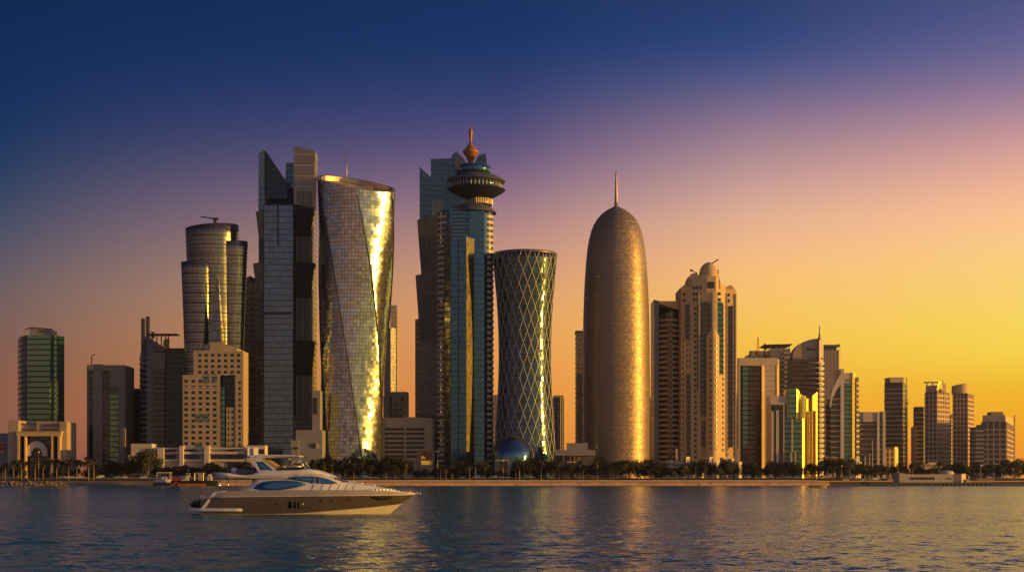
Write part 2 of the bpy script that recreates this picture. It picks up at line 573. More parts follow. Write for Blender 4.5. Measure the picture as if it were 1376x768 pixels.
class Bld:
    """a building: px is the photograph column its base stands under, D its distance"""
    def __init__(s, name, label, px, D, cat='building', group=None, base=GZ):
        s.px, s.D, s.k, s.base = px, D, D / F, base
        s.X = (px - 688.0) * D / F
        s.root = empty(name, (s.X, D, base), label, cat, group)
    def x(s, p, d=0.0):
        return (p - 688.0) * (s.D + d) / F - s.X
    def z(s, py, d=0.0):
        return EYE + (HOR - py) * (s.D + d) / F - s.base
    def part(s, name, mb, mat, parent=None):
        return mb.obj(name, mat, parent or s.root)
    def parts(s, name, mb, mat, parent=None):
        return mb.multi(name, mat, parent or s.root)
    def rect(s, pl, pr, d0, d1):
        """footprint whose front edge spans the columns pl..pr at depth d0"""
        return [(s.x(pl, d0), d0), (s.x(pr, d0), d0), (s.x(pr, d0), d1), (s.x(pl, d0), d1)]
    def foot(s, pl, pc, pr, th, d0=0.0):
        """turned rectangle: nearest corner at column pc, left/right corners at pl/pr, th degrees"""
        x0, y0 = s.X + s.x(pc, d0), s.D + d0
        def reach(p, dx, dy):
            t = (p - 688.0) / F
            return (t * y0 - x0) / (dx - t * dy)
        c, n = math.cos(R(th)), math.sin(R(th))
        a = reach(pl, -c, n)
        b = reach(pr, n, c)
        P = lambda x, y: (x - s.X, y - s.D)
        return [P(x0 - c * a, y0 + n * a), P(x0, y0), P(x0 + n * b, y0 + c * b), P(x0 + n * b - c * a, y0 + c * b + n * a)]
    def box(s, name, pl, pr, yt, d0, d1, mat, yb=None, parent=None):
        z0 = 0.0 if yb is None else s.z(yb, d0)
        return s.part(name, MB().prism(s.rect(pl, pr, d0, d1), z0, s.z(yt, d0), True, True), mat, parent)
def grow(poly, d):
    """offset a convex counter-clockwise polygon outward by d"""
    n = len(poly)
    out = []
    for i in range(n):
        p0, p1, p2 = Vector(poly[i - 1]), Vector(poly[i]), Vector(poly[(i + 1) % n])
        a, b = (p1 - p0).normalized(), (p2 - p1).normalized()
        na, nb = Vector((a.y, -a.x)), Vector((b.y, -b.x))
        m = (na + nb)
        m = m / max(.25, m.dot(na))
        out.append((p1.x + m.x * d, p1.y + m.y * d))
    return out
def bands(poly, z0, z1, fh, bh, proud, mb=None):
    """a proud slab edge at every floor"""
    mb = mb or MB()
    g = grow(poly, proud)
    z = z0
    while z + bh <= z1 + .01:
        mb.prism(g, z, z + bh, True, True)
        z += fh
    return mb
def fins(poly, z0, z1, step, w, proud, mb=None, edges=None):
    """vertical ribs on the walls of a polygon"""
    mb = mb or MB()
    n = len(poly)
    for i in range(n):
        if edges is not None and i not in edges:
            continue
        p, q = Vector(poly[i]), Vector(poly[(i + 1) % n])
        L = (q - p).length
        if L < step * .6:
            continue
        d = (q - p) / L
        m = Vector((d.y, -d.x))
        k = max(1, int(round(L / step)))
        for j in range(k + 1):
            c = p + d * (L * j / k)
            a, e = c - d * w / 2, c + d * w / 2
            mb.prism([tuple(a + m * proud), tuple(e + m * proud), tuple(e - m * .1), tuple(a - m * .1)], z0, z1, True, True)
    return mb
def circ(cx, cy, r, n=40, sy=1.0, a0=0.0):
    return [(cx + r * math.cos(2 * math.pi * i / n + a0), cy + sy * r * math.sin(2 * math.pi * i / n + a0)) for i in range(n)]
PANE = {}
def pane_at(root, p, ang, w, h, mat='window_glass', name='window'):
    """a glazed leaf set in an opening, mesh shared by size"""
    k = (round(w, 1), round(h, 1), mat)
    if k not in PANE:
        mb = MB()
        mb.box(-k[0] / 2, k[0] / 2, 0, .12, 0, k[1])
        PANE[k] = mb.obj(name, mat, root).data
        o = [c for c in root.children if c.data == PANE[k]][0]
    else:
        o = bpy.data.objects.new(name, PANE[k])
        COL.objects.link(o)
        o.parent = root
    o.location = p
    o.rotation_euler = (0, 0, ang)
    return o
def punched(root, wall_mb, A, B, z0, z1, ucols, vrows, skip=(), depth=.5, mat='window_glass', limit=None, extra=None):
    """a wall from A to B (seen with A on the left) with real openings; glass sits at the back of each opening.
    limit: how many more panes may be parts of their own; the rest go to the bmesh in extra"""
    A, B = Vector(A), Vector(B)
    L = (B - A).length
    d = (B - A) / L
    m = Vector((-d.y, d.x))                # inward
    us = sorted({0.0, L} | {c for w in ucols for c in w})
    vs = sorted({z0, z1} | {c for w in vrows for c in w})
    ang = math.atan2(d.y, d.x)
    P = lambda u, v, t=0.0: (A.x + d.x * u + m.x * t, A.y + d.y * u + m.y * t, v)
    isw = lambda a, b, W: any(abs(a - w[0]) < 1e-6 and abs(b - w[1]) < 1e-6 for w in W)
    for i in range(len(us) - 1):
        for j in range(len(vs) - 1):
            a, b, c, e = us[i], us[i + 1], vs[j], vs[j + 1]
            if isw(a, b, ucols) and isw(c, e, vrows):
                ci, ri = [k for k, w in enumerate(ucols) if abs(w[0] - a) < 1e-6][0], [k for k, w in enumerate(vrows) if abs(w[0] - c) < 1e-6][0]
                if (ci, ri) not in skip:
                    for (u0, v0, u1, v1) in ((a, c, b, c), (b, c, b, e), (b, e, a, e), (a, e, a, c)):
                        wall_mb.face([P(u0, v0), P(u1, v1), P(u1, v1, depth), P(u0, v0, depth)])
                    if limit is None or limit[0] > 0:
                        if limit is not None:
                            limit[0] -= 1
                        q = P((a + b) / 2, c, depth)
                        pane_at(root, q, ang, b - a, e - c, mat)
                    else:
                        extra.face([P(a, c, depth), P(b, c, depth), P(b, e, depth), P(a, e, depth)])
                    continue
            wall_mb.face([P(a, c), P(b, c), P(b, e), P(a, e)], [(a, c), (b, c), (b, e), (a, e)])
def glyphs(x0, x1, z0, z1, y, seed, n, mb=None):
    """raised letter-like strokes of a sign too far off to read"""
    r = random.Random(seed)
    mb = mb or MB()
    w = (x1 - x0) / n
    t = min(w, z1 - z0) * .22
    for i in range(n):
        a, b = x0 + i * w + w * .08, x0 + (i + 1) * w - w * .08
        k = r.choice('OCINT')
        if k in 'OCN':
            mb.box(a, a + t, y, y + .25, z0, z1)
        if k in 'ON':
            mb.box(b - t, b, y, y + .25, z0, z1)
        if k in 'OC':
            mb.box(a + t, b - t, y, y + .24, z0, z0 + t)
        if k in 'OCNT':
            mb.box(a + t, b - t, y, y + .24, z1 - t, z1)
        if k in 'IT':
            c = (a + b) / 2
            mb.box(c - t / 2, c + t / 2, y, y + .25, z0, z1 - (t if k == 'T' else 0))
    return mb

# ================================================================== SETTING
XL, XR, YF = -1450.0, 1450.0, 4200.0
def sheet(name, x0, x1, y0, y1, z0, z1, mat, n=24):
    mb = MB()
    for i in range(n):
        a, b = x0 + (x1 - x0) * i / n, x0 + (x1 - x0) * (i + 1) / n
        mb.face([(a, y0, z0), (b, y0, z0), (b, y1, z1), (a, y1, z1)], [(a, y0), (b, y0), (b, y1), (a, y1)])
    return tag(mb.obj(name, mat), kind='structure')
sheet('ground', XL, XR, 1022, YF, GZ - .02, GZ - .02, 'paving')
sheet('promenade', XL, XR, 1005, 1012, 3.3, 3.3, 'paving')
sheet('verge', XL, XR, 1012, 1022, 3.3, GZ - .02, 'turf')
sheet('road', XL, XR, 1023, 1033, GZ - .005, GZ - .005, 'asphalt')
sheet('road_marking', XL, XR, 1027.9, 1028.1, GZ + .0, GZ + .0, 'white_paint')
mb = MB(); mb.box(XL, XR, 1022.6, 1022.95, GZ - .3, GZ + .12)
tag(mb.obj('kerb', 'coping_stone'), kind='structure')
# left: a low earth bank down to the water
mb = MB()
xs = np.linspace(XL, -202, 120)
rr = random.Random(3)
prof = [[0, -1.0], [1000.5, .35], [1003, 1.3], [1005.5, 3.28]]
ring = []
for x in xs:
    j = rr.uniform(-.5, .5)
    ring.append([(x, 997.5 + j, -.8), (x, 1000.5 + j, .45 + rr.uniform(-.1, .1)), (x, 1001.5 + j, .9), (x, 1004 + j * .4, 2.9 + rr.uniform(-.15, .15)), (x, 1005.6, 3.28)])
for a, b in zip(ring[:-1], ring[1:]):
    for i in range(4):
        mb.face([a[i], b[i], b[i + 1], a[i + 1]])
tag(mb.obj('shore_bank', 'sand'), kind='structure')

# ---- the sea: real waves near the camera, ripples in the shader
rng = np.random.default_rng(11)
NR, NC = 460, 640
inv = np.linspace(1 / 46.0, 1 / 1003.0, NR)
dist = 1 / inv
tan = np.linspace(-.60, .60, NC)
DY, TX = np.meshgrid(dist, tan, indexing='ij')
PX, PY = DY * TX, DY
dd = np.abs(np.gradient(dist))[:, None]
dx = (dist * (tan[1] - tan[0]))[:, None]
Z = np.zeros_like(PX)
for _ in range(90):
    lam = float(np.exp(rng.uniform(np.log(.6), np.log(6))))
    th = rng.normal(R(-62), R(38))
    kx, ky = 2 * math.pi / lam * math.cos(th), 2 * math.pi / lam * math.sin(th)
    amp = .0017 * lam ** .75
    ey = np.clip((lam / max(.15, abs(math.sin(th)))) / (3.0 * dd) - .5, 0, 1)
    ex = np.clip((lam / max(.15, abs(math.cos(th)))) / (3.0 * dx) - .5, 0, 1)
    ph = rng.uniform(0, 6.28)
    s_ = np.sin(kx * PX + ky * PY + ph + .6 * np.sin(.05 * PX + .04 * PY + ph))
    Z += amp * ey * ex * (s_ + .28 * np.cos(2 * (kx * PX + ky * PY + ph)))
patch = .75 + .35 * np.sin(PX * .021 + PY * .013 + 1.0) * np.sin(PY * .017 - PX * .008)
Z *= patch
me = bpy.data.meshes.new('water')
me.vertices.add(NR * NC)
me.vertices.foreach_set('co', np.stack([PX, PY, Z], -1).ravel())
ii = np.arange(NR * NC).reshape(NR, NC)
q = np.stack([ii[:-1, :-1], ii[:-1, 1:], ii[1:, 1:], ii[1:, :-1]], -1).reshape(-1, 4)
me.loops.add(q.size)
me.loops.foreach_set('vertex_index', q.ravel().astype(np.int32))
me.polygons.add(len(q))
me.polygons.foreach_set('loop_start', np.arange(0, q.size, 4, dtype=np.int32))
me.polygons.foreach_set('use_smooth', np.ones(len(q), dtype=bool))
me.update(calc_edges=True)
me.materials.append(MATS['water'])
water = bpy.data.objects.new('water', me)
COL.objects.link(water)
tag(water, kind='structure')
sheet('open_water', XL, XR, -400, 1010, -.10, -.10, 'water', 4)

# ---- the sea wall
mb = MB()
seg = np.linspace(-202, 214, 105)
rr = random.Random(5)
for a, b in zip(seg[:-1], seg[1:]):
    j = rr.uniform(-.08, .08)
    mb.hexa([(a, 1003.6 + j, 2.35), (b - .06, 1003.6 + j, 2.35), (b - .06, 1004.8, 2.35), (a, 1004.8, 2.35)],
            [(a, 1000.4 + j, -.7), (b - .06, 1000.4 + j, -.7), (b - .06, 1004.8, -.7), (a, 1004.8, -.7)])
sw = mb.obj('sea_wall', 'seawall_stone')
tag(sw, 'long sloped stone sea wall in orange light below the promenade trees', 'wall')
mb = MB()
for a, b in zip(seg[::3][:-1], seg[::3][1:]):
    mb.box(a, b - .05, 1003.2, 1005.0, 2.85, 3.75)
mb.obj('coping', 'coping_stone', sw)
MB().hexa([(-202, 1002.2, .55), (214, 1002.2, .55), (214, 1003.4, .55), (-202, 1003.4, .55)], [(-202, 1000.1, -.8), (214, 1000.1, -.8), (214, 1003.4, -.8), (-202, 1003.4, -.8)]).obj('wet_footing', 'concrete_dark', sw)
MB().box(-202, 214, 1004.3, 1004.9, 2.36, 2.84).obj('recess', 'metal_dark', sw)  # dark bar added to draw the shadow line under the coping
mb = MB()
mb.box(214.3, 760, 1003, 1004.8, -.7, 2.6)
mb.box(214.3, 760, 1002.7, 1005.0, 2.62, 2.95)
tag(mb.obj('quay_wall', 'concrete_dark'), 'low dark concrete quay wall right of the stone sea wall', 'wall')
mb = MB()
rr = random.Random(8)
for i in range(420):
    x = rr.uniform(-520, -306) if i > 40 else rr.uniform(-306, -298)
    t = rr.random()
    y = 990 + 13 * t
    z = -.2 + 3.6 * t + rr.uniform(-.2, .2) - max(0, (x + 318) / 20) * 2
    s = rr.uniform(.5, 1.2)
    c = [Vector((rr.gauss(0, 1), rr.gauss(0, 1), rr.gauss(0, 1))).normalized() * s for _ in range(9)]
    c = [(x + v.x, y + v.y, z + v.z * .6) for v in c]
    base = [(x + s * math.cos(k * 1.047 + rr.uniform(-.2, .2)), y + s * math.sin(k * 1.047), z - .4 * s) for k in range(6)]
    topr = [(x + s * .75 * math.cos(k * 1.047 + .3), y + s * .75 * math.sin(k * 1.047 + .3), z + s * rr.uniform(.2, .6)) for k in range(6)]
    mb.loft([base, topr], True, True, False, True)
tag(mb.obj('rock_revetment', 'rock'), 'sunlit heap of rough armour rocks along the left shore', 'rocks', kind='stuff')
mb = MB()
mb.hexa([(-560, 1002, 3.0), (-312, 1002, 2.6), (-308, 1006, 2.9), (-560, 1006, 3.2)], [(-560, 992, -.7), (-306, 993, -.7), (-302, 1006, -.7), (-560, 1006, -.7)])
tag(mb.obj('rock_bank', 'sand'), kind='structure')

# ================================================================== BUILDINGS, left to right
def windows_part(b, mb, mat='window_glass', name='window'):
    if mb.f:
        o = b.part(name, mb, mat)
        tag(o, kind='stuff')

# ---- green glass tower with a gantry on its roof
b = Bld('green_glass_tower', 'dark green glass tower with a boxed roof sign, far left behind the arched gateway', 53, 1110)
pl = [(b.x(23), 9), (b.x(33), 3), (b.x(35), 3), (b.x(36), 0), (b.x(67.5), 0), (b.x(68.5), 3), (b.x(74), 4), (b.x(81), 10), (b.x(82, 20), 22), (b.x(78, 30), 32), (b.x(30, 30), 32), (b.x(23, 20), 22)]
b.part('glass_body', MB().prism(pl, 0, b.z(450)), 'glass_green')
b.parts('corner_strip', MB().prism([(b.x(33) - .3, 2.6), (b.x(35.7), 2.6), (b.x(35.7), 5), (b.x(33) - .3, 5)], 0, b.z(449.4)).prism([(b.x(68.6), 2.4), (b.x(71), 2.6), (b.x(71), 6), (b.x(68.6), 6)], 0, b.z(449.4)), 'glass_navy')
b.part('slab_edge', bands(pl, 4, b.z(451), 4.0, .35, .12), 'metal_dark')
rm = b.part('roof_box', MB().prism(b.rect(40, 68.5, 3, 18), b.z(450.2), [b.z(440), b.z(442), b.z(442), b.z(440)]), 'concrete_grey')
g = glyphs(b.x(52), b.x(63), b.z(446), b.z(443), 2.7, 3, 5)
b.part('sign', g, 'sign_dark', rm)
mb = MB()
for p, q in (((32.5, 450), (32.5, 441.8)), ((32.5, 441.8), (41, 439.3)), ((41, 439.3), (69, 441.6)), ((69, 441.6), (69, 450))):
    mb.bar((b.x(p[0]), 2.5, b.z(p[1])), (b.x(q[0]), 2.5, b.z(q[1])), .45)
b.part('roof_gantry', mb, 'metal_dark')

# ---- its gateway building
b = Bld('gateway_building', 'beige stone building with a tall square portal over a white arch', 50, 1065)
mb = MB()
mb.prism(b.rect(10.5, 24.5, 2, 26), 0, b.z(564))
mb.prism(b.rect(24.7, 89, 8, 30), b.z(581), b.z(570))
mb.prism(b.rect(49, 89.5, 6, 28), b.z(582), b.z(565.5))
mb.prism(b.rect(80, 89.5, 3, 27), 0, b.z(566.5))
b.part('wall', mb, 'stone_beige')
mb = MB()
mb.prism(b.rect(22, 82, -1, 4), b.z(585.5), b.z(579.5), True, True)
for p in (23, 32.5, 68.7, 77.5):
    mb.prism(b.rect(p, p + (3.2 if p in (23, 77.5) else 2), -1.2, 3.5), 0, b.z(585.4), True, True)
mb.prism(b.rect(21.5, 83, -1.6, 4.2), b.z(580.4), b.z(579), True, True)
b.part('portal', mb, 'stone_tan')
b.part('glass_screen', MB().prism(b.rect(26, 80, 5, 8), 0, b.z(585.2)), 'glass_dark')
mb = MB()
arc = []
for i in range(13):
    t = math.pi * i / 12
    arc.append((48 - 14.5 * math.cos(t), 612 - 20 * math.sin(t) ** .8))
for i in range(12):
    (a, c), (d, e) = arc[i], arc[i + 1]
    a2, c2 = 48 + (a - 48) * .55, 612 + (c - 612) * .55
    d2, e2 = 48 + (d - 48) * .55, 612 + (e - 612) * .55
    F4 = [(a, c), (a2, c2), (d2, e2), (d, e)]
    fr = [(b.x(p), 2.0, b.z(y)) for p, y in F4]
    bk = [(b.x(p), 4.6, b.z(y)) for p, y in F4]
    mb.face(fr); mb.face(bk[::-1])
    mb.face([fr[0], fr[3], bk[3], bk[0]]); mb.face([fr[2], fr[1], bk[1], bk[2]])
b.part('arch', mb, 'stone_pale')
b.part('lettering', glyphs(b.x(25), b.x(43), b.z(577.8), b.z(575.6), 7.6, 12, 8, glyphs(b.x(50), b.x(81), b.z(578), b.z(576), 5.6, 13, 14)), 'sign_dark')
ex = MB()
for i in range(6):
    pane_at(b.root, (b.x(56 + i * 4.6), 5.9, b.z(572)), 0, 1.0, 1.6)
b = Bld('grey_clinic_building', 'low grey blue block with a red sign, cut by the left edge', -4, 1085)
b.box('wall', -22, 12, 581.5, 0, 25, 'concrete_grey')
mb = MB()
for k, y in enumerate((592, 598, 604)):
    mb.prism(b.rect(-3, 6.2, -.5, -.05), b.z(y + 4.6), b.z(y), True, True)
for k, sg in enumerate(b.parts('sign', mb, 'sign_red')):
    y = (592, 598, 604)[k]
    b.part('lettering', glyphs(b.x(-2), b.x(5.6), b.z(y + 3.7), b.z(y + 1), -.72, 4 + k, 3), 'sign_white', sg)

# ---- beige slab with glass strips
b = Bld('striped_office_slab', 'brown stone office slab with tall glass strips and a rooftop light mast', 142, 1120)
pf = b.foot(116.5, 118, 168, 82)
b.part('glass_body', MB().prism(b.rect(117.5, 166, .6, 26), 0, b.z(491)), 'glass_dark')
mb = MB()
mb.prism(b.rect(125, 137.5, -.4, 3), 0, b.z(489))
mb.prism(b.rect(116.6, 119, .1, 27), 0, b.z(491.5))
mb.prism(b.rect(159, 168, -.3, 27), 0, b.z(490.6))
mb.prism(b.rect(137.6, 159, -.35, 2), b.z(498), b.z(490.2), True, True)
mb.prism(b.rect(148, 159, -.2, 2), b.z(521), b.z(498.1), True, True)
mb.prism(b.rect(117, 167, 3.2, 27), b.z(491), b.z(489.6), True, True)
b.part('wall', mb, 'stone_brown')
b.part('slab_edge', bands([(b.x(137.6), 0.3), (b.x(158.9), .3), (b.x(158.9), 2), (b.x(137.6), 2)], 3, b.z(522), 4.0, .7, .2), 'stone_brown')
b.part('green_panel', MB().prism(b.rect(147.5, 158.8, -.1, .25), 2, b.z(527)), 'glass_green')
b.part('light_mast', MB().tube([(b.x(119), 8, b.z(490)), (b.x(119), 8, b.z(477.5)), (b.x(120.5), 8, b.z(475.6)), (b.x(123.5), 8, b.z(475))], .35), 'metal_dark')
b.part('parapet_panel', MB().prism(b.rect(119.2, 124.9, .2, 2), b.z(496), b.z(490.5), True, True), 'stone_tan')
b = Bld('teal_arch_building', 'teal glass block with a dark arched recess between two taller towers', 177, 1150)
b.box('glass_body', 164, 196, 527, 0, 24, 'glass_teal')
b.box('roof_deck', 166, 190, 524.5, 2, 22, 'glass_teal', 527.2)
b.box('roof_rail', 176, 189, 521.5, 4, 8, 'concrete_grey', 525)
arc = [(b.x(171), 0), (b.x(186), 0)]
pts = [(b.x(171), -.25, 0), (b.x(186), -.25, 0)] + [(b.x(178.5) + (b.x(186) - b.x(178.5)) * math.cos(math.pi * i / 12), -.25, b.z(556) + (b.z(548) - b.z(556)) * math.sin(math.pi * i / 12)) for i in range(13)]
mb = MB(); mb.face(pts)
n = len(pts)
for i in range(n):
    p, q = pts[i], pts[(i + 1) % n]
    mb.face([(p[0], .02, p[2]), (q[0], .02, q[2]), q, p])
b.part('arched_window', mb, 'glass_navy')

# ---- tower with stepped crown
b = Bld('stepped_crown_tower', 'dark navy glass tower with a ribbed grey flank, twin fins and a flat roof canopy', 216, 1130)
b.part('glass_body', MB().prism(b.rect(221, 249, 1, 26), 0, b.z(470)), 'glass_navy')
b.part('attic', MB().prism(b.rect(224, 249, 3, 24), b.z(470.3), b.z(467)), 'metal_dark')
mb = MB()
ring = []
pl = [(b.x(188, 14), 14), (b.x(188.5, 8), 8), (b.x(191, 3), 3), (b.x(197), 0), (b.x(206), -.6), (b.x(206), 20), (b.x(189, 22), 22)]
b.part('flank', MB().prism(pl, 0, [b.z(475), b.z(474), b.z(462), b.z(453), b.z(464), b.z(464), b.z(475)]), 'panel_grey')
b.part('balcony', bands(pl, 5, b.z(478), 4.1, 1.0, .45), 'concrete_grey')
b.part('shaft', MB().prism(b.rect(206, 221, -.9, 20), 0, b.z(466)), 'glass_dark')
b.part('floor_band', bands([(b.x(206.2), -.9), (b.x(220.8), -.9), (b.x(220.8), 6), (b.x(206.2), 6)], 6, b.z(500), 4.1, 1.1, .25), 'concrete_dark')
b.part('blank_panel', MB().prism(b.rect(205, 222, -1.4, 3), b.z(495), b.z(474), True, True), 'stone_brown')
mb = MB()
mb.prism(b.rect(189.5, 193.5, 6, 10), b.z(476), b.z(426.5))
mb.prism(b.rect(196, 200, 7, 11), b.z(460), b.z(423.5))
b.parts('fin', mb, 'cladding_bronze')
mb = MB()
mb.hexa([(b.x(193), 3, b.z(450)), (b.x(214), 3, b.z(464)), (b.x(214), 16, b.z(464)), (b.x(193), 16, b.z(450))], [(b.x(191), 2, b.z(476)), (b.x(221), 2, b.z(470)), (b.x(221), 18, b.z(470)), (b.x(191), 18, b.z(476))])
b.part('crown_slope', mb, 'concrete_grey')
mb = MB()
mb.box(b.x(196), b.x(236), 5, 14, b.z(448.8), b.z(447))
for p in (204, 210, 216, 222, 226):
    mb.prism(b.rect(p, p + 1.2, 6, 7), b.z(468), b.z(448.9))
    mb.prism(b.rect(p, p + 1.2, 12, 13), b.z(468), b.z(448.9))
b.part('roof_canopy', mb, 'metal_dark')
b.parts('sunlit_patch', MB().hexa([(b.x(216.5), 7.6, b.z(455)), (b.x(222.5), 11.5, b.z(452)), (b.x(222.5), 11.7, b.z(452)), (b.x(216.5), 7.8, b.z(455))], [(b.x(216), 7.6, b.z(467)), (b.x(222.5), 11.5, b.z(467)), (b.x(222.5), 11.7, b.z(467)), (b.x(216), 7.8, b.z(467))]).prism([(b.x(198), 11.5), (b.x(202), 13.5), (b.x(202), 13.8), (b.x(198), 11.8)], b.z(452), b.z(443)), 'gold_sun_clad')  # gold slabs paint in the sunlit part of the crown

# ---- flared drum tower: three nested shells
b = Bld('flared_drum_tower', 'bronze grey tower of nested curved shells flaring upward, gold glints, crane on top', 288, 1092)
def shell(pc_t, r_t, pc_b, r_b, yt, yb, dcy, sy, ramp=0, n=56, power=1.6):
    rings = []
    for i in range(25):
        t = i / 24
        f = t ** power
        pc, r = pc_b + (pc_t - pc_b) * f, r_b + (r_t - r_b) * f
        y = yb + (yt - yb) * t
        cx, rr_ = b.x(pc, dcy), r * b.k
        rings.append([(cx + rr_ * math.cos(2 * math.pi * k / n), dcy + sy * rr_ * math.sin(2 * math.pi * k / n),
                       b.z(y) if i < 24 else b.z(yt + ramp * math.cos(2 * math.pi * k / n))) for k in range(n)])
    return rings
def shell_bands(rings, step, h=.4, pr=.28):
    mb = MB()
    for i in range(0, len(rings) - 1):
        A, B = rings[i], rings[i + 1]
        for s in (0.0, .5):
            z = A[0][2] + (B[0][2] - A[0][2]) * s
            P = [(a[0] + (c[0] - a[0]) * s, a[1] + (c[1] - a[1]) * s) for a, c in zip(A, B)]
            mx, my = sum(p[0] for p in P) / len(P), sum(p[1] for p in P) / len(P)
            g = [((p[0] - mx) * 1.012 + mx, (p[1] - my) * 1.012 + my) for p in P]
            mb.prism(g, z, z + h, True, True)
    return mb
r1 = shell(285, 36, 287, 31, 299, 560, 21, .9, -3, power=1.5)
b.part('upper_shell', MB().loft(r1), 'panel_steel')
b.part('floor_band', shell_bands(r1, 1), 'metal_dark')
r2 = shell(264, 20.8, 266, 16.5, 350, 560, 8, .62, 0, power=1.5)
b.part('front_shell', MB().loft(r2), 'panel_steel')
b.part('floor_band', shell_bands(r2, 1), 'metal_dark')
r3 = shell(309.5, 23.8, 309, 17, 321, 560, 17, .7, -1.5, power=1.5)
b.part('side_shell', MB().loft(r3), 'panel_steel')
b.part('floor_band', shell_bands(r3, 1), 'metal_dark')
mb = MB()
ap, bl, br = (b.x(292, -6), -2, b.z(366)), (b.x(277, -6), -7, b.z(490)), (b.x(299, -6), -7, b.z(490))
bk1, bk2 = (bl[0], 8, bl[2]), (br[0], 8, br[2])
mb.face([bl, br, ap]); mb.face([br, bk2, ap]); mb.face([bk1, bl, ap]); mb.face([bk2, bk1, ap])
b.part('glass_wedge', mb, 'panel_steel')
mb = MB()
Z = lambda y: b.z(y, 12)
mb.prism(circ(b.x(289, 12), 12, 1.1, 8), Z(302), Z(294))
mb.bar((b.x(270, 12), 12, Z(291)), (b.x(294, 12), 12, Z(294.4)), .55)
mb.box(b.x(286, 12), b.x(292.5, 12), 11, 13, Z(295.6), Z(292.6))
b.part('roof_crane', mb, 'metal_dark')

# ---- ribbed tower behind
b = Bld('ribbed_back_tower', 'slim tan tower with gold lit ribs squeezed behind the flared drum tower', 334, 1200)
c0 = circ(b.x(334), 14, 13 * b.k, 36)
b.part('glass_body', MB().prism(c0, 0, [b.z(369 + 6 * abs(math.cos(2 * math.pi * i / 36))) for i in range(36)]), 'glass_brown')
b.part('floor_band', bands(c0, 5, b.z(376), 4.3, 1.3, .25), 'stone_brown')
mb = MB()
for i in range(36):
    p = c0[i]
    q = ((p[0] - b.x(334)) * 1.05 + b.x(334), (p[1] - 14) * 1.05 + 14)
    mb.bar((q[0], q[1], 0), (q[0], q[1], b.z(378)), .22)
b.part('rib', mb, 'metal_tan')

# ---- beige stepped building with windows
b = Bld('stepped_stone_building', 'beige stepped stone building with rows of square windows and a dark glass notch', 286, 1062)
k = b.k
lim, ex = [96], MB()
mb = MB()
X = lambda p: b.x(p)
def cols(p0, p1, first, step, w):
    out, u = [], first
    while u + w < p1 - p0 - .5:
        out.append((u * k, (u + w) * k)); u += step
    return out
rows = lambda y0, y1, step, h: [(b.z(y + h), b.z(y)) for y in np.arange(y1 - h - 2, y0, -step)][::1]
def rowz(y0, y1, step=7.6, h=3.7):
    r, y = [], y0
    while y + h < y1:
        r.append((b.z(y + h), b.z(y))); y += step
    return sorted(r)
# left half: steps
punched(b.root, mb, (X(245.5), 0), (X(296), 0), 0, b.z(503.5), cols(245.5, 296, 1.6, 9.6, 5.4), rowz(510, 604), {(9, 9)}, .6, 'window_glass', lim, ex)
punched(b.root, mb, (X(260), .0), (X(327), .0), b.z(503.4), b.z(471), cols(260, 327, 5.6, 8.7, 5.0), rowz(475, 502, 7.6, 3.7), (), .6, 'window_glass', lim, ex)
punched(b.root, mb, (X(316), 0), (X(327), 0), 0, b.z(503.5), cols(316, 327, 4.0, 9, 3.6), rowz(512, 600), (), .6, 'window_glass', lim, ex)
mb.face([(X(245.5), 0, b.z(503.5)), (X(260), 0, b.z(503.5)), (X(260), 20, b.z(503.5)), (X(245.5), 20, b.z(503.5))])
mb.face([(X(245.5), 20, 0), (X(245.5), 0, 0), (X(245.5), 0, b.z(503.5)), (X(245.5), 20, b.z(503.5))])
mb.face([(X(260), 20, b.z(503.5)), (X(260), 0, b.z(503.5)), (X(260), 0, b.z(471)), (X(260), 20, b.z(471))])
mb.face([(X(327), 0, 0), (X(327), 20, 0), (X(327), 20, b.z(471)), (X(327), 0, b.z(471))])
mb.face([(X(260), 0, b.z(471)), (X(327), 0, b.z(471)), (X(327), 20, b.z(471)), (X(260), 20, b.z(471))])
mb.prism([(X(273), 2), (X(282), 1), (X(296), 1), (X(318), 1.5), (X(318), 22), (X(273), 22)], b.z(471.2), [b.z(464), b.z(459.5), b.z(459), b.z(467), b.z(467), b.z(464)])
b.part('wall', mb, 'stone_beige')
windows_part(b, ex)
mb = MB()
mb.prism(b.rect(296.2, 315.8, 4, 22), 0, b.z(503))
b.part('dark_notch', mb, 'glass_navy')
mb = MB()
mb.prism(b.rect(296.2, 302, 2, 4), 0, b.z(520))
mb.prism(b.rect(264.5, 270, -.25, .4), b.z(566), b.z(556.5), True, True)
mb.prism(b.rect(274, 280, -.25, .4), b.z(566), b.z(556.5), True, True)
mb.prism(b.rect(274.5, 281, -.25, .4), b.z(514), b.z(502), True, True)
mb.prism(b.rect(286.5, 291.5, -.25, .4), b.z(514), b.z(502), True, True)
mb.prism(b.rect(264, 271, -.25, .4), b.z(603), b.z(595), True, True)
b.parts('green_glazing', mb, 'glass_green')
mb = MB(); wl = [0]
e2 = MB()
punched(b.root, mb, (X(304), .3), (X(315), .3), 0, b.z(547), [(1.5 * k, 4.0 * k), (6.6 * k, 9.2 * k)], rowz(551, 604, 7.6, 4.0), (), .4, 'window_glass', wl, e2)
mb.face([(X(315), .3, 0), (X(315), 4, 0), (X(315), 4, b.z(547)), (X(315), .3, b.z(547))])
mb.face([(X(304), 4, 0), (X(304), .3, 0), (X(304), .3, b.z(547)), (X(304), 4, b.z(547))])
mb.face([(X(304), .3, b.z(547)), (X(315), .3, b.z(547)), (X(315), 4, b.z(547)), (X(304), 4, b.z(547))])
ib = b.part('inner_block', mb, 'stone_beige')
tag(e2.obj('window', 'window_glass', ib), kind='stuff')
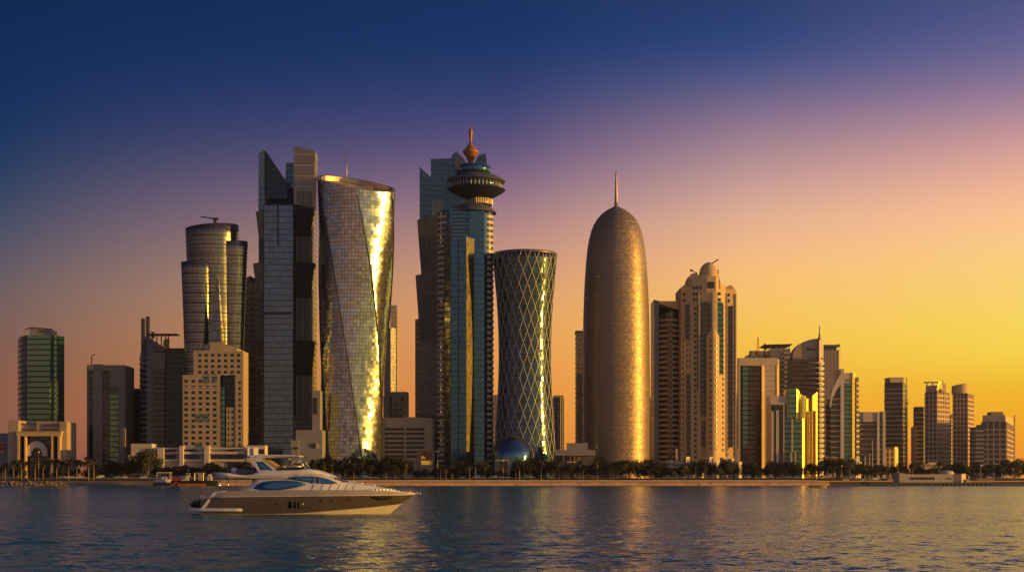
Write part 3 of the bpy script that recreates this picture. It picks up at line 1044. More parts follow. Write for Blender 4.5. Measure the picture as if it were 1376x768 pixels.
b.part('lettering', glyphs(X(261.5), X(271), b.z(471.8), b.z(467.6), .2, 5, 5), 'sign_dark')
b.part('wall_pier', fins([(X(316), 0), (X(327), 0), (X(327), 20), (X(316), 20)], 0, b.z(472), 40, .01, .01), 'stone_beige')
mb = MB()
for y in (504, 519.5):
    mb.prism(b.rect(245.3, 296, -.35, .1), b.z(y + 1), b.z(y), True, True)
mb.prism(b.rect(260, 327, -.35, .1), b.z(472.4), b.z(471.2), True, True)
b.part('cornice', mb, 'stone_cream')

# ---- low waterfront building with sunlit pillars
b = Bld('waterfront_pavilion', 'long low cream building with tall sunlit pillars and dark strip windows', 265, 1052)
mb = MB()
mb.prism(b.rect(176, 204, 2, 20), 0, b.z(595.5))
mb.prism(b.rect(172, 180, 1, 18), 0, b.z(611))
mb.prism(b.rect(204.2, 354, 4, 24), 0, b.z(617.5))
mb.prism(b.rect(204.2, 330, 5, 22), b.z(617), b.z(603.5))
b.part('wall', mb, 'stone_cream')
mb = MB()
for a, c in ((220.5, 236), (245, 268), (278, 290), (292, 303), (305, 326)):
    mb.prism(b.rect(a, c, 3.4, 4.2), b.z(616), b.z(609.8), True, True)
for a, c in ((222, 236), (246, 264), (305, 317)):
    mb.prism(b.rect(a, c, 4.5, 5.2), b.z(606), b.z(603), True, True)
mb.prism(b.rect(305, 322, 3.5, 4.2), b.z(626), b.z(619), True, True)
b.parts('strip_window', mb, 'window_glass')
mb = MB()
for a, c, y in ((211.5, 220, 601), (241, 246, 598.5), (274.5, 281, 598.5)):
    mb.prism(b.rect(a, c, -.5, 6), 0, b.z(y))
b.parts('pillar', mb, 'stone_pale')
mb = MB()
mb.prism(b.rect(236, 330, 1.5, 6), b.z(609.6), b.z(606.2), True, True)
mb.prism(b.rect(204.4, 332, 2.4, 6), b.z(603), b.z(600.8), True, True)
mb.prism(b.rect(220, 330, 2.2, 6), b.z(619.5), b.z(616.5), True, True)
b.parts('beam', mb, 'stone_pale')
b = Bld('white_annex', 'small white annex with bright sunlit panels right of the pillared cream building', 344, 1050)
b.box('wall', 331, 356, 598, 4, 16, 'stone_pale')
mb = MB()
mb.prism([(b.x(332), 2), (b.x(338.5), 4.0), (b.x(338.5), 4.4), (b.x(332), 2.4)], b.z(613), b.z(601)).prism([(b.x(340), 2), (b.x(346.5), 4.0), (b.x(346.5), 4.4), (b.x(340), 2.4)], b.z(613), b.z(601))
b.parts('sun_screen', mb, 'gelcoat_white')
b.box('strip_window', 348, 355, 603, 3.6, 4.2, 'window_glass', 609)

# ---- the two towers of leaning bays
def bay_tower(b, spec):
    for name, mat, blocks in spec:
        mb = MB()
        for (tl, tr, ytl, ytr, bl, br, yb, dt, db, dk) in blocks:
            mb.hexa([(b.x(tl), dt, b.z(ytl)), (b.x(tr), dt, b.z(ytr)), (b.x(tr), dk, b.z(ytr)), (b.x(tl), dk, b.z(ytl))],
                    [(b.x(bl), db, max(0, b.z(yb))), (b.x(br), db, max(0, b.z(yb))), (b.x(br), dk, max(0, b.z(yb))), (b.x(bl), dk, max(0, b.z(yb)))])
        b.part(name, mb, mat)
b = Bld('leaning_bay_tower', 'tall blue grey glass tower with a split pointed top and leaning dark bays', 382, 1102)
bay_tower(b, [
    ('front_wall', 'glass_silver', [(354.5, 394, 275, 275, 354.5, 394, 655, 0, 0, 34)]),
    ('left_wing', 'glass_navy', [(346, 354.3, 280, 280, 346, 354.3, 655, 5, 5, 30)]),
    ('right_wing', 'glass_navy', [(394.3, 419, 275, 275, 394.3, 418, 655, 6, 6, 30)]),
    ('sloped_roof', 'glass_navy', [(371, 394, 246, 246, 354.7, 394, 274.8, 18, .4, 33)]),
    ('left_blade', 'glass_silver', [(346.5, 354, 205.5, 198.5, 346.2, 354.6, 280, 3, 3, 12)]),
    ('centre_block', 'glass_deepblue', [(379, 394.2, 211.5, 211, 376, 394.2, 276, 19, 19, 31)]),
    ('upper_panel', 'panel_tan', [(394.6, 423.5, 196, 203, 394.6, 421.5, 278.5, 0, 0, 16)]),
    ('leaning_bay', 'glass_dark', [(394.5, 422.5, 275.5, 280, 399, 417, 315, -3.5, 3, 8)]),
    ('leaning_bay', 'glass_dark', [(394.5, 423.5, 351, 354, 399, 417.5, 398, -4, 3, 8)]),
    ('leaning_bay', 'glass_dark', [(393.8, 424.5, 457, 459, 397.5, 418.5, 503, -4, 3, 8)]),
    ('leaning_bay', 'panel_grey', [(343.3, 354.2, 284, 281, 346.6, 354.2, 319, 1, 4, 9)]),
    ('leaning_bay', 'panel_grey', [(339.8, 354.2, 354, 351, 345.3, 354.2, 402, 0, 4, 9)]),
    ('leaning_bay', 'glass_dark', [(341, 354.2, 460, 456, 345.3, 354.2, 503, 0, 4, 9)]),
    ('base_block', 'glass_navy', [(394, 421, 558, 560, 394, 421, 655, -1.5, -1.5, 20)]),
])
mb = MB()
P3 = [(354.3, 199), (384, 243), (384, 276), (354.3, 276)]
fr = [(b.x(p), 7.0, b.z(y)) for p, y in P3]; bk = [(b.x(p), 17.0, b.z(y)) for p, y in P3]
mb.face(fr[::-1]); mb.face(bk)
for i in range(4):
    j = (i + 1) % 4
    mb.face([fr[i], fr[j], bk[j], bk[i]])
b.part('pointed_blade', mb, 'glass_navy')
mb = MB()
for i in range(8):
    p = 397 + i * 2.9
    mb.bar((b.x(p), 5.2, b.z(577)), (b.x(p), 5.2, b.z(276)), .20 if i % 3 else .42, .5)
b.part('rib', mb, 'metal_grey')
mb = MB()
for i in range(8):
    mb.prism(b.rect(399 + i * 2.7, 400.5 + i * 2.7, -.25, .05), b.z(277), b.z(257), True, True)
b.parts('slot', mb, 'glass_dark')
mb = MB()
mb.prism(b.rect(372.3, 374.4, -.3, .05), b.z(330), b.z(275.4), True, True)
mb.prism(b.rect(355.5, 391.5, -.3, .05), b.z(422.6), b.z(419.6), True, True)
b.parts('recess', mb, 'metal_dark')  # dark bars proud of the wall, painting the shade of slots
b.parts('corner_post', MB().prism(b.rect(393.6, 394.6, -.5, .4), 0, b.z(276)).prism(b.rect(354.0, 354.8, -.5, .4), 0, b.z(276)), 'metal_dark')
b.parts('lit_edge', MB().prism(b.rect(418.9, 420.3, 5, 10), 0, b.z(282)), 'metal_tan')  # tan strip added to stand for the sunlit edge

b = Bld('grey_podium_block', 'stepped grey concrete podium with a tall dark window beside the twisted tower', 410, 1070)
mb = MB()
mb.prism(b.rect(391, 401, 2, 20), 0, b.z(591))
mb.prism(b.rect(397.5, 433, 4, 24), 0, b.z(577))
mb.prism(b.rect(419.5, 430, 6, 20), 0, b.z(523.5))
b.part('wall', mb, 'concrete_grey')
b.box('tall_window', 421, 426, 534, 5.4, 6.2, 'window_glass', 556)
mb = MB()
mb.prism(b.rect(418.5, 424, 3.5, 4.2), b.z(600), b.z(595.5), True, True)
mb.prism(b.rect(395, 401, 1.5, 2.1), b.z(603), b.z(600), True, True)
b.parts('window', mb, 'window_glass')
b.box('tan_screen', 424.5, 428, 595.5, 3.2, 4.1, 'stone_tan', 602)  # tan slab on the grey wall

# ---- twisted tower
b = Bld('twisted_tower', 'tall twisted tower of silver scale panels with a golden strip of sunlight', 478, 1085, )
N = 96
LV = [(236, 424, 534), (262, 425.5, 533), (300, 427, 531), (350, 429, 527.5), (400, 430.5, 524), (450, 430.5, 521), (500, 430, 518), (550, 429, 515.5), (612, 427, 513), (655, 426, 511)]
def lv(y):
    for (y0, a0, c0), (y1, a1, c1) in zip(LV[:-1], LV[1:]):
        if y <= y1:
            t = (y - y0) / (y1 - y0)
            return a0 + (a1 - a0) * t, c0 + (c1 - c0) * t
    return LV[-1][1:]
TW = 88.0
def hexr(a):
    a = (a % 60) - 30
    flat = math.cos(R(30)) / math.cos(R(a))
    return .62 + .38 * flat / math.cos(R(30)) * .955
def ring_at(y, scale=1.0, dz=None):
    l, r = lv(y)
    t = max(0.0, (y - 236) / (620 - 236))
    rot = TW * t
    pc, rad = (l + r) / 2, (r - l) / 2 * b.k
    out = []
    for i in range(N):
        a = 360.0 * i / N
        # seams sit at -60 (300) from the viewer at the top and travel right going down
        q = a - (rot + 270.0)
        rr_ = rad * hexr(q) * scale
        x, yy = rr_ * math.cos(R(a)), .92 * rr_ * math.sin(R(a))
        out.append((b.x(pc, 26) + x, 26 + yy, b.z(y) if dz is None else dz(x, yy)))
    return out
ztop = lambda x, yy: b.z(240) + (b.z(260) - b.z(240)) * (x / (54 * b.k) + 1) / 2 + 7.0 + 8.5 * yy / 27.0
rings = [ring_at(y) for y in np.linspace(655, 276, 60)]
rings.append(ring_at(250, 1, ztop))
b.part('scale_skin', MB().loft(rings, True, False, True), 'scale_silver')
rim_o, rim_i = ring_at(250, 1.0, ztop), ring_at(250, .90, ztop)
inn = [(p[0], p[1], p[2] - 3.5) for p in rim_i]
mb = MB().loft([rim_o, rim_i, inn], True, False, False)
b.part('rim', mb, 'metal_tan')
mb = MB(); mb.face(inn)
b.part('roof', mb, 'stone_beige')
mb = MB().box(b.x(478, 26), b.x(500, 26), 30, 40, b.z(258), b.z(239)).box(b.x(455, 26), b.x(464, 26), 28, 38, b.z(258), b.z(236.5))
b.parts('roof_plant', mb, 'stone_brown')

mb = MB()
for kk in range(6):
    pts = []
    for y in np.linspace(655, 262, 50):
        l, r = lv(y)
        t = max(0.0, (y - 236) / (620 - 236))
        a = TW * t + 270 + 60 * kk - 0
        rad = (r - l) / 2 * b.k * hexr(0 + 60 * kk) * 1.004
        pts.append((b.x((l + r) / 2, 26) + rad * math.cos(R(a)), 26 + .92 * rad * math.sin(R(a)), b.z(y)))
    mb.tube(pts, .42, 6)
b.part('seam', mb, 'metal_dark')
b.parts('mast', MB().tube([(b.x(459.5), 30, b.z(245)), (b.x(459.5), 30, b.z(215)), (b.x(459.5), 30, b.z(188))], [.7, .5, .2]).tube([(b.x(498), 36, b.z(250)), (b.x(498), 36, b.z(235))], .2), 'metal_grey')

# ---- behind and right of it
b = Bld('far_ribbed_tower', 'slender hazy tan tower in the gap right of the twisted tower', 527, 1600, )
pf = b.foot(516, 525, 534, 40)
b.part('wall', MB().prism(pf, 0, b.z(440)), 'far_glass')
b.part('pale_shaft', MB().prism(b.rect(524.5, 533.5, 6, 30), 0, b.z(409)), 'far_tower')  # shaft paler than the glass wall beside it
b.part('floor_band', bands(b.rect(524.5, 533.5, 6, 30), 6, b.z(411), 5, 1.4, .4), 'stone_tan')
b = Bld('strip_window_office', 'low beige office with rows of dark strip windows right of the golden tower', 548, 1120)
mb = MB()
zz = [b.z(y) for y in (634, 620, 606.5, 600.8, 594.3, 588.5, 582.5, 576.8, 571.5)]
punched(b.root, mb, (b.x(512), 0), (b.x(571), 0), 0, b.z(561), [(5 * b.k, 31 * b.k), (33.5 * b.k, 58.4 * b.k)],
        [(b.z(y + 3.4), b.z(y)) for y in (611, 605, 599, 593, 587, 580.5, 574.5)][::1], (), .9)
mb.prism(b.rect(571.1, 581, -.3, 30), 0, b.z(561.5))
mb.prism(b.rect(512, 571, 1.2, 30), b.z(570), b.z(560.6))
mb.prism(b.rect(542, 558, -.4, 8), b.z(571), b.z(560.0), True, True)
b.part('wall', mb, 'stone_beige')
b = Bld('beige_penthouse_block', 'plain beige block with one small window standing behind the strip window office', 534, 1165)
mb = MB()
mb.prism(b.rect(519, 547, 0, 20), 0, b.z(526))
mb.prism(b.rect(527, 541, -3, 0), 0, b.z(538.5))
mb.prism(b.rect(515, 523, -2, 12), 0, b.z(532))
b.part('wall', mb, 'stone_beige')
mb = MB()
for i in range(3):
    for j in range(3):
        mb.prism(b.rect(529 + i * 4, 531.6 + i * 4, -3.4, -2.9), b.z(545.5 + j * 7.5), b.z(541 + j * 7.5), True, True)
mb.prism(b.rect(538, 542, -.4, .1), b.z(539), b.z(532.5), True, True)
b.parts('window', mb, 'window_glass')
b.box('side_recess', 523.2, 526.8, 532.5, -1, .2, 'glass_dark')

# ---- second leaning-bay tower
b = Bld('leaning_bay_tower', 'grey leaning-bay tower half hidden behind the saucer-topped tower', 585, 1190)
bay_tower(b, [
    ('front_wall', 'panel_grey', [(574, 612, 292, 290, 574, 612, 655, 4, 4, 34)]),
    ('upper_block', 'glass_deepblue', [(578.5, 612, 211.5, 210, 578, 612, 292, 6, 6, 30)]),
    ('peak_block', 'glass_deepblue', [(563.5, 579, 223, 237, 563.5, 579, 300, 3, 3, 20)]),
    ('leaning_bay', 'panel_grey', [(561, 592, 297, 287, 566, 590, 372, -5, 3, 12)]),
    ('leaning_bay', 'panel_grey', [(558.8, 590, 371, 364, 565, 590, 470, -5, 3, 12)]),
    ('leaning_bay', 'panel_grey', [(560.5, 590, 462, 458, 563, 590, 655, -4, 2, 12)]),
    ('left_wing', 'glass_brown', [(557.2, 565, 428, 426, 557.2, 565, 655, 6, 6, 16)]),
])
b.part('rib', fins(b.rect(578.5, 596, 3.5, 30), b.z(300), b.z(268), 1.8, .4, .3, None, (0,)), 'metal_grey')

# ---- saucer tower
b = Bld('saucer_tower', 'blue glass tower crowned by a flying saucer deck and an orange onion finial', 630, 1110)
core = [(b.x(596), 8), (b.x(604), 1.5), (b.x(629.5), 1.5), (b.x(630.5), 0), (b.x(651), 0), (b.x(656), 6), (b.x(656), 30), (b.x(596), 30)]
b.part('glass_body', MB().prism(core, 0, b.z(280)), 'glass_blue')
b.part('dark_recess', MB().prism(b.rect(597, 606.5, -.8, 6), 0, b.z(300)), 'glass_navy')
mb = MB()
cl = circ(b.x(600, 12), 12, 11.5 * b.k, 32)
cr = circ(b.x(650.8, 11), 11, 11.8 * b.k, 32)
b.part('round_bay', MB().prism(cl, 0, b.z(282)), 'glass_dark')
b.part('round_bay', MB().prism(cr, 0, b.z(279)), 'glass_dark')
b.part('balcony_ring', bands(cl, 8, b.z(286), 4.35, 1.7, .55), 'band_grey')
b.part('balcony_ring', bands(cr, 8, b.z(281), 4.35, 2.2, .55), 'band_grey')
mb = MB()
for i in range(9):
    z = b.z(318) + (b.z(278) - b.z(318)) * i / 8
    mb.prism([(b.x(606.5), 1.1), (b.x(629.6), 1.1), (b.x(629.6), 2), (b.x(606.5), 2)], z, z + .8, True, True)
b.part('floor_band', mb, 'metal_dark')
fs = [(b.x(605.5, -6), -5.5), (b.x(626.5, -6), -7.5), (b.x(637, 0), -1.0), (b.x(637, 0), 4), (b.x(605.5), 4)]
b.part('front_shaft', MB().prism(fs, 0, [b.z(322, -6), b.z(317, -6), b.z(321), b.z(321), b.z(322)]), 'glass_blue')
b.part('bronze_flank', MB().prism([(b.x(626.8, -6), -7.7), (b.x(637.2), -1.2), (b.x(637.2), .5), (b.x(627.5), -6)], 0, b.z(321)), 'glass_olive')
b.part('centre_mullion', MB().prism([(b.x(615.6, -6), -6.9), (b.x(616.6, -6), -7.0), (b.x(616.6, -6), -6), (b.x(615.6, -6), -6)], 0, b.z(322, -6)), 'metal_dark')
b.part('screen_face', MB().prism([(b.x(597.5), -.9), (b.x(605.3), -5.6), (b.x(605.3), -1), (b.x(600), 0)], 0, [b.z(324), b.z(322), b.z(322), b.z(324)]), 'glass_dark')
mb = MB()
out = [(589, 300), (594.5, 264), (600, 236), (607, 204), (612.5, 200.5), (618, 214), (626, 224), (629, 300)]
fr = [(b.x(p), 9.0, b.z(y)) for p, y in out]; bk = [(b.x(p), 22.0, b.z(y)) for p, y in out]
for i in range(len(out)):
    j = (i + 1) % len(out)
    mb.face([fr[j], fr[i], bk[i], bk[j]])
mb.face(fr); mb.face(bk[::-1])
b.part('back_fin', mb, 'glass_deepblue')
cx, cy = b.x(639.3, 14), 14.0
K = b.k
def lat(name, prof, mat, sx=639.3, seg=64, mb=None):
    mb = mb or MB()
    mb.lathe([(r * K, b.z(y, 14)) for r, y in prof], b.x(sx, 14), cy, seg, 1.0, True, True, True)
    return b.part(name, mb, mat)
lat('skirt', [(31.5, 287), (31, 285), (26, 281), (20, 276.6), (19, 275.5)], 'dish_grey', 636)
nk = lat('neck_ring', [(18.5, 276), (18.8, 275), (18.8, 268.5), (18, 267.5)], 'panel_grey', 643)
mb = MB()
for i in range(48):
    a = 2 * math.pi * i / 48
    mb.bar((b.x(643, 14) + 19.1 * K * math.cos(a), cy + 19.1 * K * math.sin(a), b.z(275.6, 14)), (b.x(643, 14) + 19.1 * K * math.cos(a), cy + 19.1 * K * math.sin(a), b.z(268.4, 14)), .16)
b.part('post', mb, 'metal_tan', nk)
lat('lower_dish', [(16.5, 269.5), (17.5, 268.6), (25, 265), (34, 260.2), (39.2, 256.8), (40.4, 255.6), (39.6, 254.8), (36.5, 254.0), (33.6, 253.6)], 'dish_dark')
wb = lat('window_band', [(33.6, 253.8), (34.2, 247.2)], 'dome_blue')
mb = MB()
for i in range(40):
    a = 2 * math.pi * i / 40
    mb.bar((cx + 34.0 * K * math.cos(a), cy + 34.0 * K * math.sin(a), b.z(253.5, 14)), (cx + 34.5 * K * math.cos(a), cy + 34.5 * K * math.sin(a), b.z(246.4, 14)), .22)
b.part('mullion', mb, 'band_grey', wb)
lat('upper_dish', [(34.2, 247.6), (36, 246.9), (39.8, 245.2), (40.6, 244.4), (40.2, 243.6), (38, 242), (33, 239.4), (26, 236.2), (23.8, 235.2)], 'dish_grey')
lat('cap_drum', [(23.6, 236), (24, 228.5), (23.5, 224), (20, 222.4), (12, 221.8)], 'glass_blue', 636)
# two shell wings round the onion
def wing(pts, d0, d1, mat, name):
    mb = MB()
    fr = [(b.x(p), d0, b.z(y)) for p, y in pts]; bk = [(b.x(p), d1, b.z(y)) for p, y in pts]
    n = len(pts)
    for i in range(n):
        j = (i + 1) % n
        mb.face([fr[j], fr[i], bk[i], bk[j]])
    mb.face(fr); mb.face(bk[::-1])
    b.part(name, mb, mat)
wing([(611.5, 226), (611.5, 200.5), (617, 205), (623, 211), (630.5, 224)], 5, 8, 'panel_grey', 'shell_wing')
wing([(635, 226), (638.5, 214), (643, 206), (652.5, 203.6), (655, 226)], 6, 12, 'glass_deepblue', 'shell_wing')
lat('onion_finial', [(2, 222), (3.2, 218), (5.2, 213.5), (7.8, 209), (10, 206), (11.2, 204.2), (10.2, 202.4), (7.8, 200), (5, 197), (3.4, 194.2), (2.0, 193), (1.6, 190), (2.0, 185), (2.5, 178), (2.6, 174.5), (2.2, 174), (.9, 173.6), (.9, 169.5), (.3, 169)], 'onion_orange', 632.5, 40)

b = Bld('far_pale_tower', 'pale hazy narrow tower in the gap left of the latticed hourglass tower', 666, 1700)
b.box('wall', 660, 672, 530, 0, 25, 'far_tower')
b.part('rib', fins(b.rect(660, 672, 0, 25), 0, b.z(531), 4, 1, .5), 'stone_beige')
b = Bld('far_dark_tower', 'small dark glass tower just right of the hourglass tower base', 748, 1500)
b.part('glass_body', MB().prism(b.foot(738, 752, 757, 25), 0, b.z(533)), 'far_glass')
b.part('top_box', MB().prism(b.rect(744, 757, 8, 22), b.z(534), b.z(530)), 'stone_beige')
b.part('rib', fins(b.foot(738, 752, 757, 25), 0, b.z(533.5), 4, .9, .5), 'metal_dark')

# ---- hourglass tower with a diagonal lattice
b = Bld('hourglass_tower', 'dark glass hourglass tower wrapped in a pale diamond lattice', 705.5, 1095)
HP = [(341, 42.6), (353, 41.8), (370, 40.4), (400, 37.6), (430, 35.7), (455, 34.8), (480, 34.6), (505, 35.0), (530, 36.0), (555, 37.2), (580, 38.7), (605, 40.2), (630, 41.6), (655, 43)]
def hr(y):
    for (y0, a), (y1, c) in zip(HP[:-1], HP[1:]):
        if y <= y1:
            return a + (c - a) * (y - y0) / (y1 - y0)
    return HP[-1][1]
cy = 25.0
cx = b.x(705.5, cy)
ys = list(np.linspace(655, 343.5, 40))
K = (b.D + cy) / F
b.part('glass_body', MB().lathe([(hr(y) * K, b.z(y, cy)) for y in ys], cx, cy, 72), 'diagrid_glass')
mb = MB()
for fam in (1, -1):
    for i in range(22):
        pts = []
        for y in np.linspace(655, 342.5, 56):
            a = 2 * math.pi * (i + .25) / 22 + fam * (y - 338) / 317 * 2.9
            r = hr(y) * K + .25
            pts.append((cx + r * math.cos(a), cy + r * math.sin(a), b.z(y, cy)))
        mb.tube(pts, .24, 5)
b.part('lattice', mb, 'lattice_pale')
b.part('rim', MB().lathe([(42.9 * K, b.z(343.8, cy)), (43.2 * K, b.z(341.6, cy)), (42.6 * K, b.z(340.8, cy)), (41.5 * K, b.z(340.8, cy)), (40.8 * K, b.z(344, cy))], cx, cy, 72, 1, False), 'cladding_bronze')
b.part('roof_plant', MB().box(cx - 10, cx - 8, cy - 12, cy - 10, b.z(345), b.z(336.5)).box(cx - 16, cx + 12, cy - 6, cy + 8, b.z(345), b.z(341)), 'metal_dark')
b = Bld('glass_dome', 'half sunk dark blue glass dome at the foot of the hourglass tower', 688.5, 1056, 'dome')
Rr = 27.2 * b.k
prof = [(Rr * math.cos(t), b.z(613) + Rr * 1.03 * math.sin(t)) for t in np.linspace(0, math.pi / 2 - .02, 26)]
b.part('glass_shell', MB().lathe([(Rr, 0)] + prof, 0, 15, 64), 'dome_blue')
mb = MB()
for i in range(1, 13):
    t = i * math.pi / 26
    mb.lathe([(Rr * math.cos(t) + .02, b.z(613) + Rr * 1.03 * math.sin(t) - .12), (Rr * math.cos(t) + .12, b.z(613) + Rr * 1.03 * math.sin(t)), (Rr * math.cos(t) - .05, b.z(613) + Rr * 1.03 * math.sin(t) + .12)], 0, 15, 64, 1, False)
b.part('ring_rib', mb, 'metal_dark')
mb = MB()
pts = [(Rr * 1.035 * math.cos(t), 16, b.z(613) + Rr * 1.06 * math.sin(t)) for t in np.linspace(-.3, math.pi + .3, 40)]
mb.tube(pts, .62, 6)
b.part('arch_rib', mb, 'cladding_bronze')
b = Bld('garden_kiosk', 'small flat roofed lit kiosk in front of the glass dome', 675, 1045, 'kiosk')
b.box('wall', 669, 684, 618.8, 1, 7, 'stone_tan')
b.box('roof_slab', 665.5, 685.5, 617.2, -1, 8, 'stone_pale', 618.6)
b.box('column', 666, 667, 618.6, -.5, .3, 'stone_pale')
b.box('column', 684.3, 685.2, 618.6, -.5, .3, 'stone_pale')
b.box('glazing', 671, 682, 620, .6, .98, 'glass_brown')
b = Bld('low_grey_hall', 'low grey hall with a roof box between the hourglass and domed bronze towers', 767, 1075)
b.box('wall', 746, 800, 612, 2, 22, 'concrete_dark')
b.box('fascia', 746, 800, 604, 0, 23, 'concrete_grey', 611.6)
b.box('roof_box', 762.5, 790, 594.8, 6, 20, 'concrete_grey', 604.2)
mb = MB()
for p in (757, 766, 771.5, 778):
    mb.prism(b.rect(p, p + .8, .2, 1.2), 0, b.z(611.8))
b.parts('column', mb, 'stone_beige')
b.box('canopy', 762, 781, 619.5, -5, 1.5, 'stone_tan', 621)
b = Bld('far_thin_tower', 'thin dark tower edge showing left of the domed bronze tower', 779, 1250)
b.box('wall', 774.5, 790, 446, 0, 20, 'far_glass')
b.box('cap', 773.5, 790, 444, -.5, 21, 'metal_dark', 446.2)
b.part('floor_band', bands(b.rect(774.5, 790, 0, 20), 5, b.z(447), 4.2, .8, .25), 'concrete_grey')

# ---- domed bronze tower
b = Bld('domed_bronze_tower', 'round bronze lattice tower with a domed top and a needle spire', 828, 1120)
cy = 27.0
cx = b.x(828, cy)
K = (b.D + cy) / F
DP = [(655, 44.2), (620, 44.8), (580, 45.2), (540, 45.3), (500, 45.1), (460, 44.8), (430, 44.3), (400, 43.4), (375, 42.2), (350, 40.4), (335, 38.8), (322, 36.6), (311, 33.8), (302, 30.2), (295, 26.0), (289, 21), (284.5, 15.5), (281, 10), (279, 5.5), (278.3, 3)]
dense = []
for (y0, r0), (y1, r1) in zip(DP[:-1], DP[1:]):
    n = max(1, int(abs(y1 - y0) / 4))
    for i in range(n):
        dense.append((y0 + (y1 - y0) * i / n, r0 + (r1 - r0) * i / n))
dense.append(DP[-1])
b.part('lattice_skin', MB().lathe([(r * K, b.z(y, cy)) for y, r in dense], cx, cy, 96), 'lattice_bronze')
mb = MB()
y = 640.0
while y > 300:
    r = [r0 + (r1 - r0) * (y - y0) / (y1 - y0) for (y0, r0), (y1, r1) in zip(DP[:-1], DP[1:]) if y1 <= y <= y0][0]
    mb.lathe([((r - .1) * K, b.z(y + .45, cy)), ((r + .12) * K, b.z(y, cy)), ((r - .1) * K, b.z(y - .45, cy))], cx, cy, 96, 1, False)
    y -= 7.2
b.part('floor_ring', mb, 'lattice_ring')
b.part('spire', MB().lathe([(5 * K, b.z(279.5, cy)), (4.5 * K, b.z(277.8, cy)), (2.4 * K, b.z(277, cy)), (2.2 * K, b.z(270, cy)), (1.6 * K, b.z(250, cy)), (1.0 * K, b.z(232, cy)), (.3 * K, b.z(229.5, cy))], cx, cy, 16), 'metal_tan')

# ---- curved balcony tower
b = Bld('curved_balcony_tower', 'tower with a bowed front of pale balcony bands and a sloping top', 897, 1178)
b.part('side_slab', MB().prism(b.rect(879, 885.5, 1, 30), 0, [b.z(402), b.z(404), b.z(404), b.z(402)]), 'panel_grey')
bow = [(b.x(885.6), 3)] + [(b.x(885.6 + 30 * i / 10), 3 - 6.5 * math.sin(math.pi * i / 10)) for i in range(1, 10)] + [(b.x(915.6), 3), (b.x(915.6), 26), (b.x(885.6), 26)]
tops = [b.z(424)] + [b.z(424 - 10 * i / 10) for i in range(1, 10)] + [b.z(414), b.z(406), b.z(406)]
b.part('glass_body', MB().prism(bow, 0, tops), 'glass_dark')
b.part('balcony', bands(bow, 4, b.z(426), 4.15, 1.6, .5), 'stone_beige')
mb = MB()
mb.hexa([(b.x(885), 1, b.z(404)), (b.x(916), 1, b.z(404)), (b.x(916), 28, b.z(404)), (b.x(885), 28, b.z(404))], [(b.x(885), 1, b.z(407)), (b.x(916), 1, b.z(417)), (b.x(916), 28, b.z(417)), (b.x(885), 28, b.z(407))])
b.part('sloping_top', mb, 'stone_tan')
b.part('glass_post', MB().prism(b.rect(897.5, 903, -4.6, -2), 0, b.z(432)), 'glass_brown')
b = Bld('far_low_block', 'dark narrow block in the gap right of the domed bronze tower', 876, 1300)
b.box('wall', 866, 882, 540, 0, 20, 'far_glass')
b.box('roof_plant', 872, 879, 534, 4, 10, 'stone_brown', 540.2)

# ---- beige tower with a dome
b = Bld('domed_stone_tower', 'ornate beige stone tower with stacked round gables and a dome with cranes', 953, 1165)
k = b.k
lim, ex, mb = [90], MB(), MB()
def rowz(y0, y1, step=7.4, h=3.4):
    r, y = [], y0
    while y + h < y1:
        r.append((b.z(y + h), b.z(y))); y += step
    return sorted(r)
def wallrun(p0, d0, p1, d1, yt, wc, y0=None, y1=614, dep=.5):
    A, B = (b.x(p0, d0), d0), (b.x(p1, d1), d1)
    L = math.hypot(B[0] - A[0], B[1] - A[1])
    punched(b.root, mb, A, B, 0, b.z(yt), [(L * u, L * v) for u, v in wc], rowz(y0, y1) if y0 else [], (), dep, 'window_glass', lim, ex)
# front wall in vertical strips; right hand bays turn towards the sun
wallrun(914.5, 6, 920.5, 6, 384, [(.35, .68)], 455, 612)
wallrun(920.5, 6, 929, 3, 384, [(.22, .42), (.6, .8)], 460, 500)
wallrun(929, 3, 939, 1.5, 371, [(.35, .7)], 412, 616)
wallrun(939, 1.5, 950, 0, 371, [])
wallrun(950, 0, 962, 0, 371, [])
wallrun(962, 0, 968, 4, 371, [])
wallrun(968, 4, 975, 9, 380, [(.3, .65)], 410, 612)
wallrun(975, 9, 989, 12, 386, [(.15, .28), (.74, .88)], 460, 612)
back = [(b.x(989, 12), 12), (b.x(991, 34), 36), (b.x(914.5), 36), (b.x(914.5), 6)]
for p, q in zip(back[:-1], back[1:]):
    mb.face([(p[0], p[1], 0), (q[0], q[1], 0), (q[0], q[1], b.z(386)), (p[0], p[1], b.z(386))])
mb.face([(b.x(914.5), 6, b.z(386)), (b.x(989, 12), 12, b.z(386)), (b.x(991, 34), 36, b.z(386)), (b.x(914.5), 36, b.z(386))])
b.part('wall', mb, 'stone_tan')
windows_part(b, ex)
def roundbox(name, p0, p1, yt, yshould, d0, d1, mat, y0=None, n=10):
    m = MB()
    pts = [(p0, y0), (p1, y0)] + [((p0 + p1) / 2 + (p1 - p0) / 2 * math.cos(math.pi * i / n), yshould - (yshould - yt) * math.sin(math.pi * i / n)) for i in range(n + 1)]
    fr = [(b.x(p, d0), d0, b.z(y, d0) if y is not None else 0) for p, y in pts]
    bk = [(b.x(p, d0), d1, b.z(y, d0) if y is not None else 0) for p, y in pts]
    m.face(fr); m.face(bk[::-1])
    for i in range(len(pts)):
        j = (i + 1) % len(pts)
        m.face([fr[j], fr[i], bk[i], bk[j]])
    return b.part(name, m, mat)
roundbox('gable', 924, 942, 366.5, 378, 7, 26, 'stone_tan', 390)
roundbox('gable', 916, 926, 382, 390, 7.5, 24, 'stone_tan', 396)
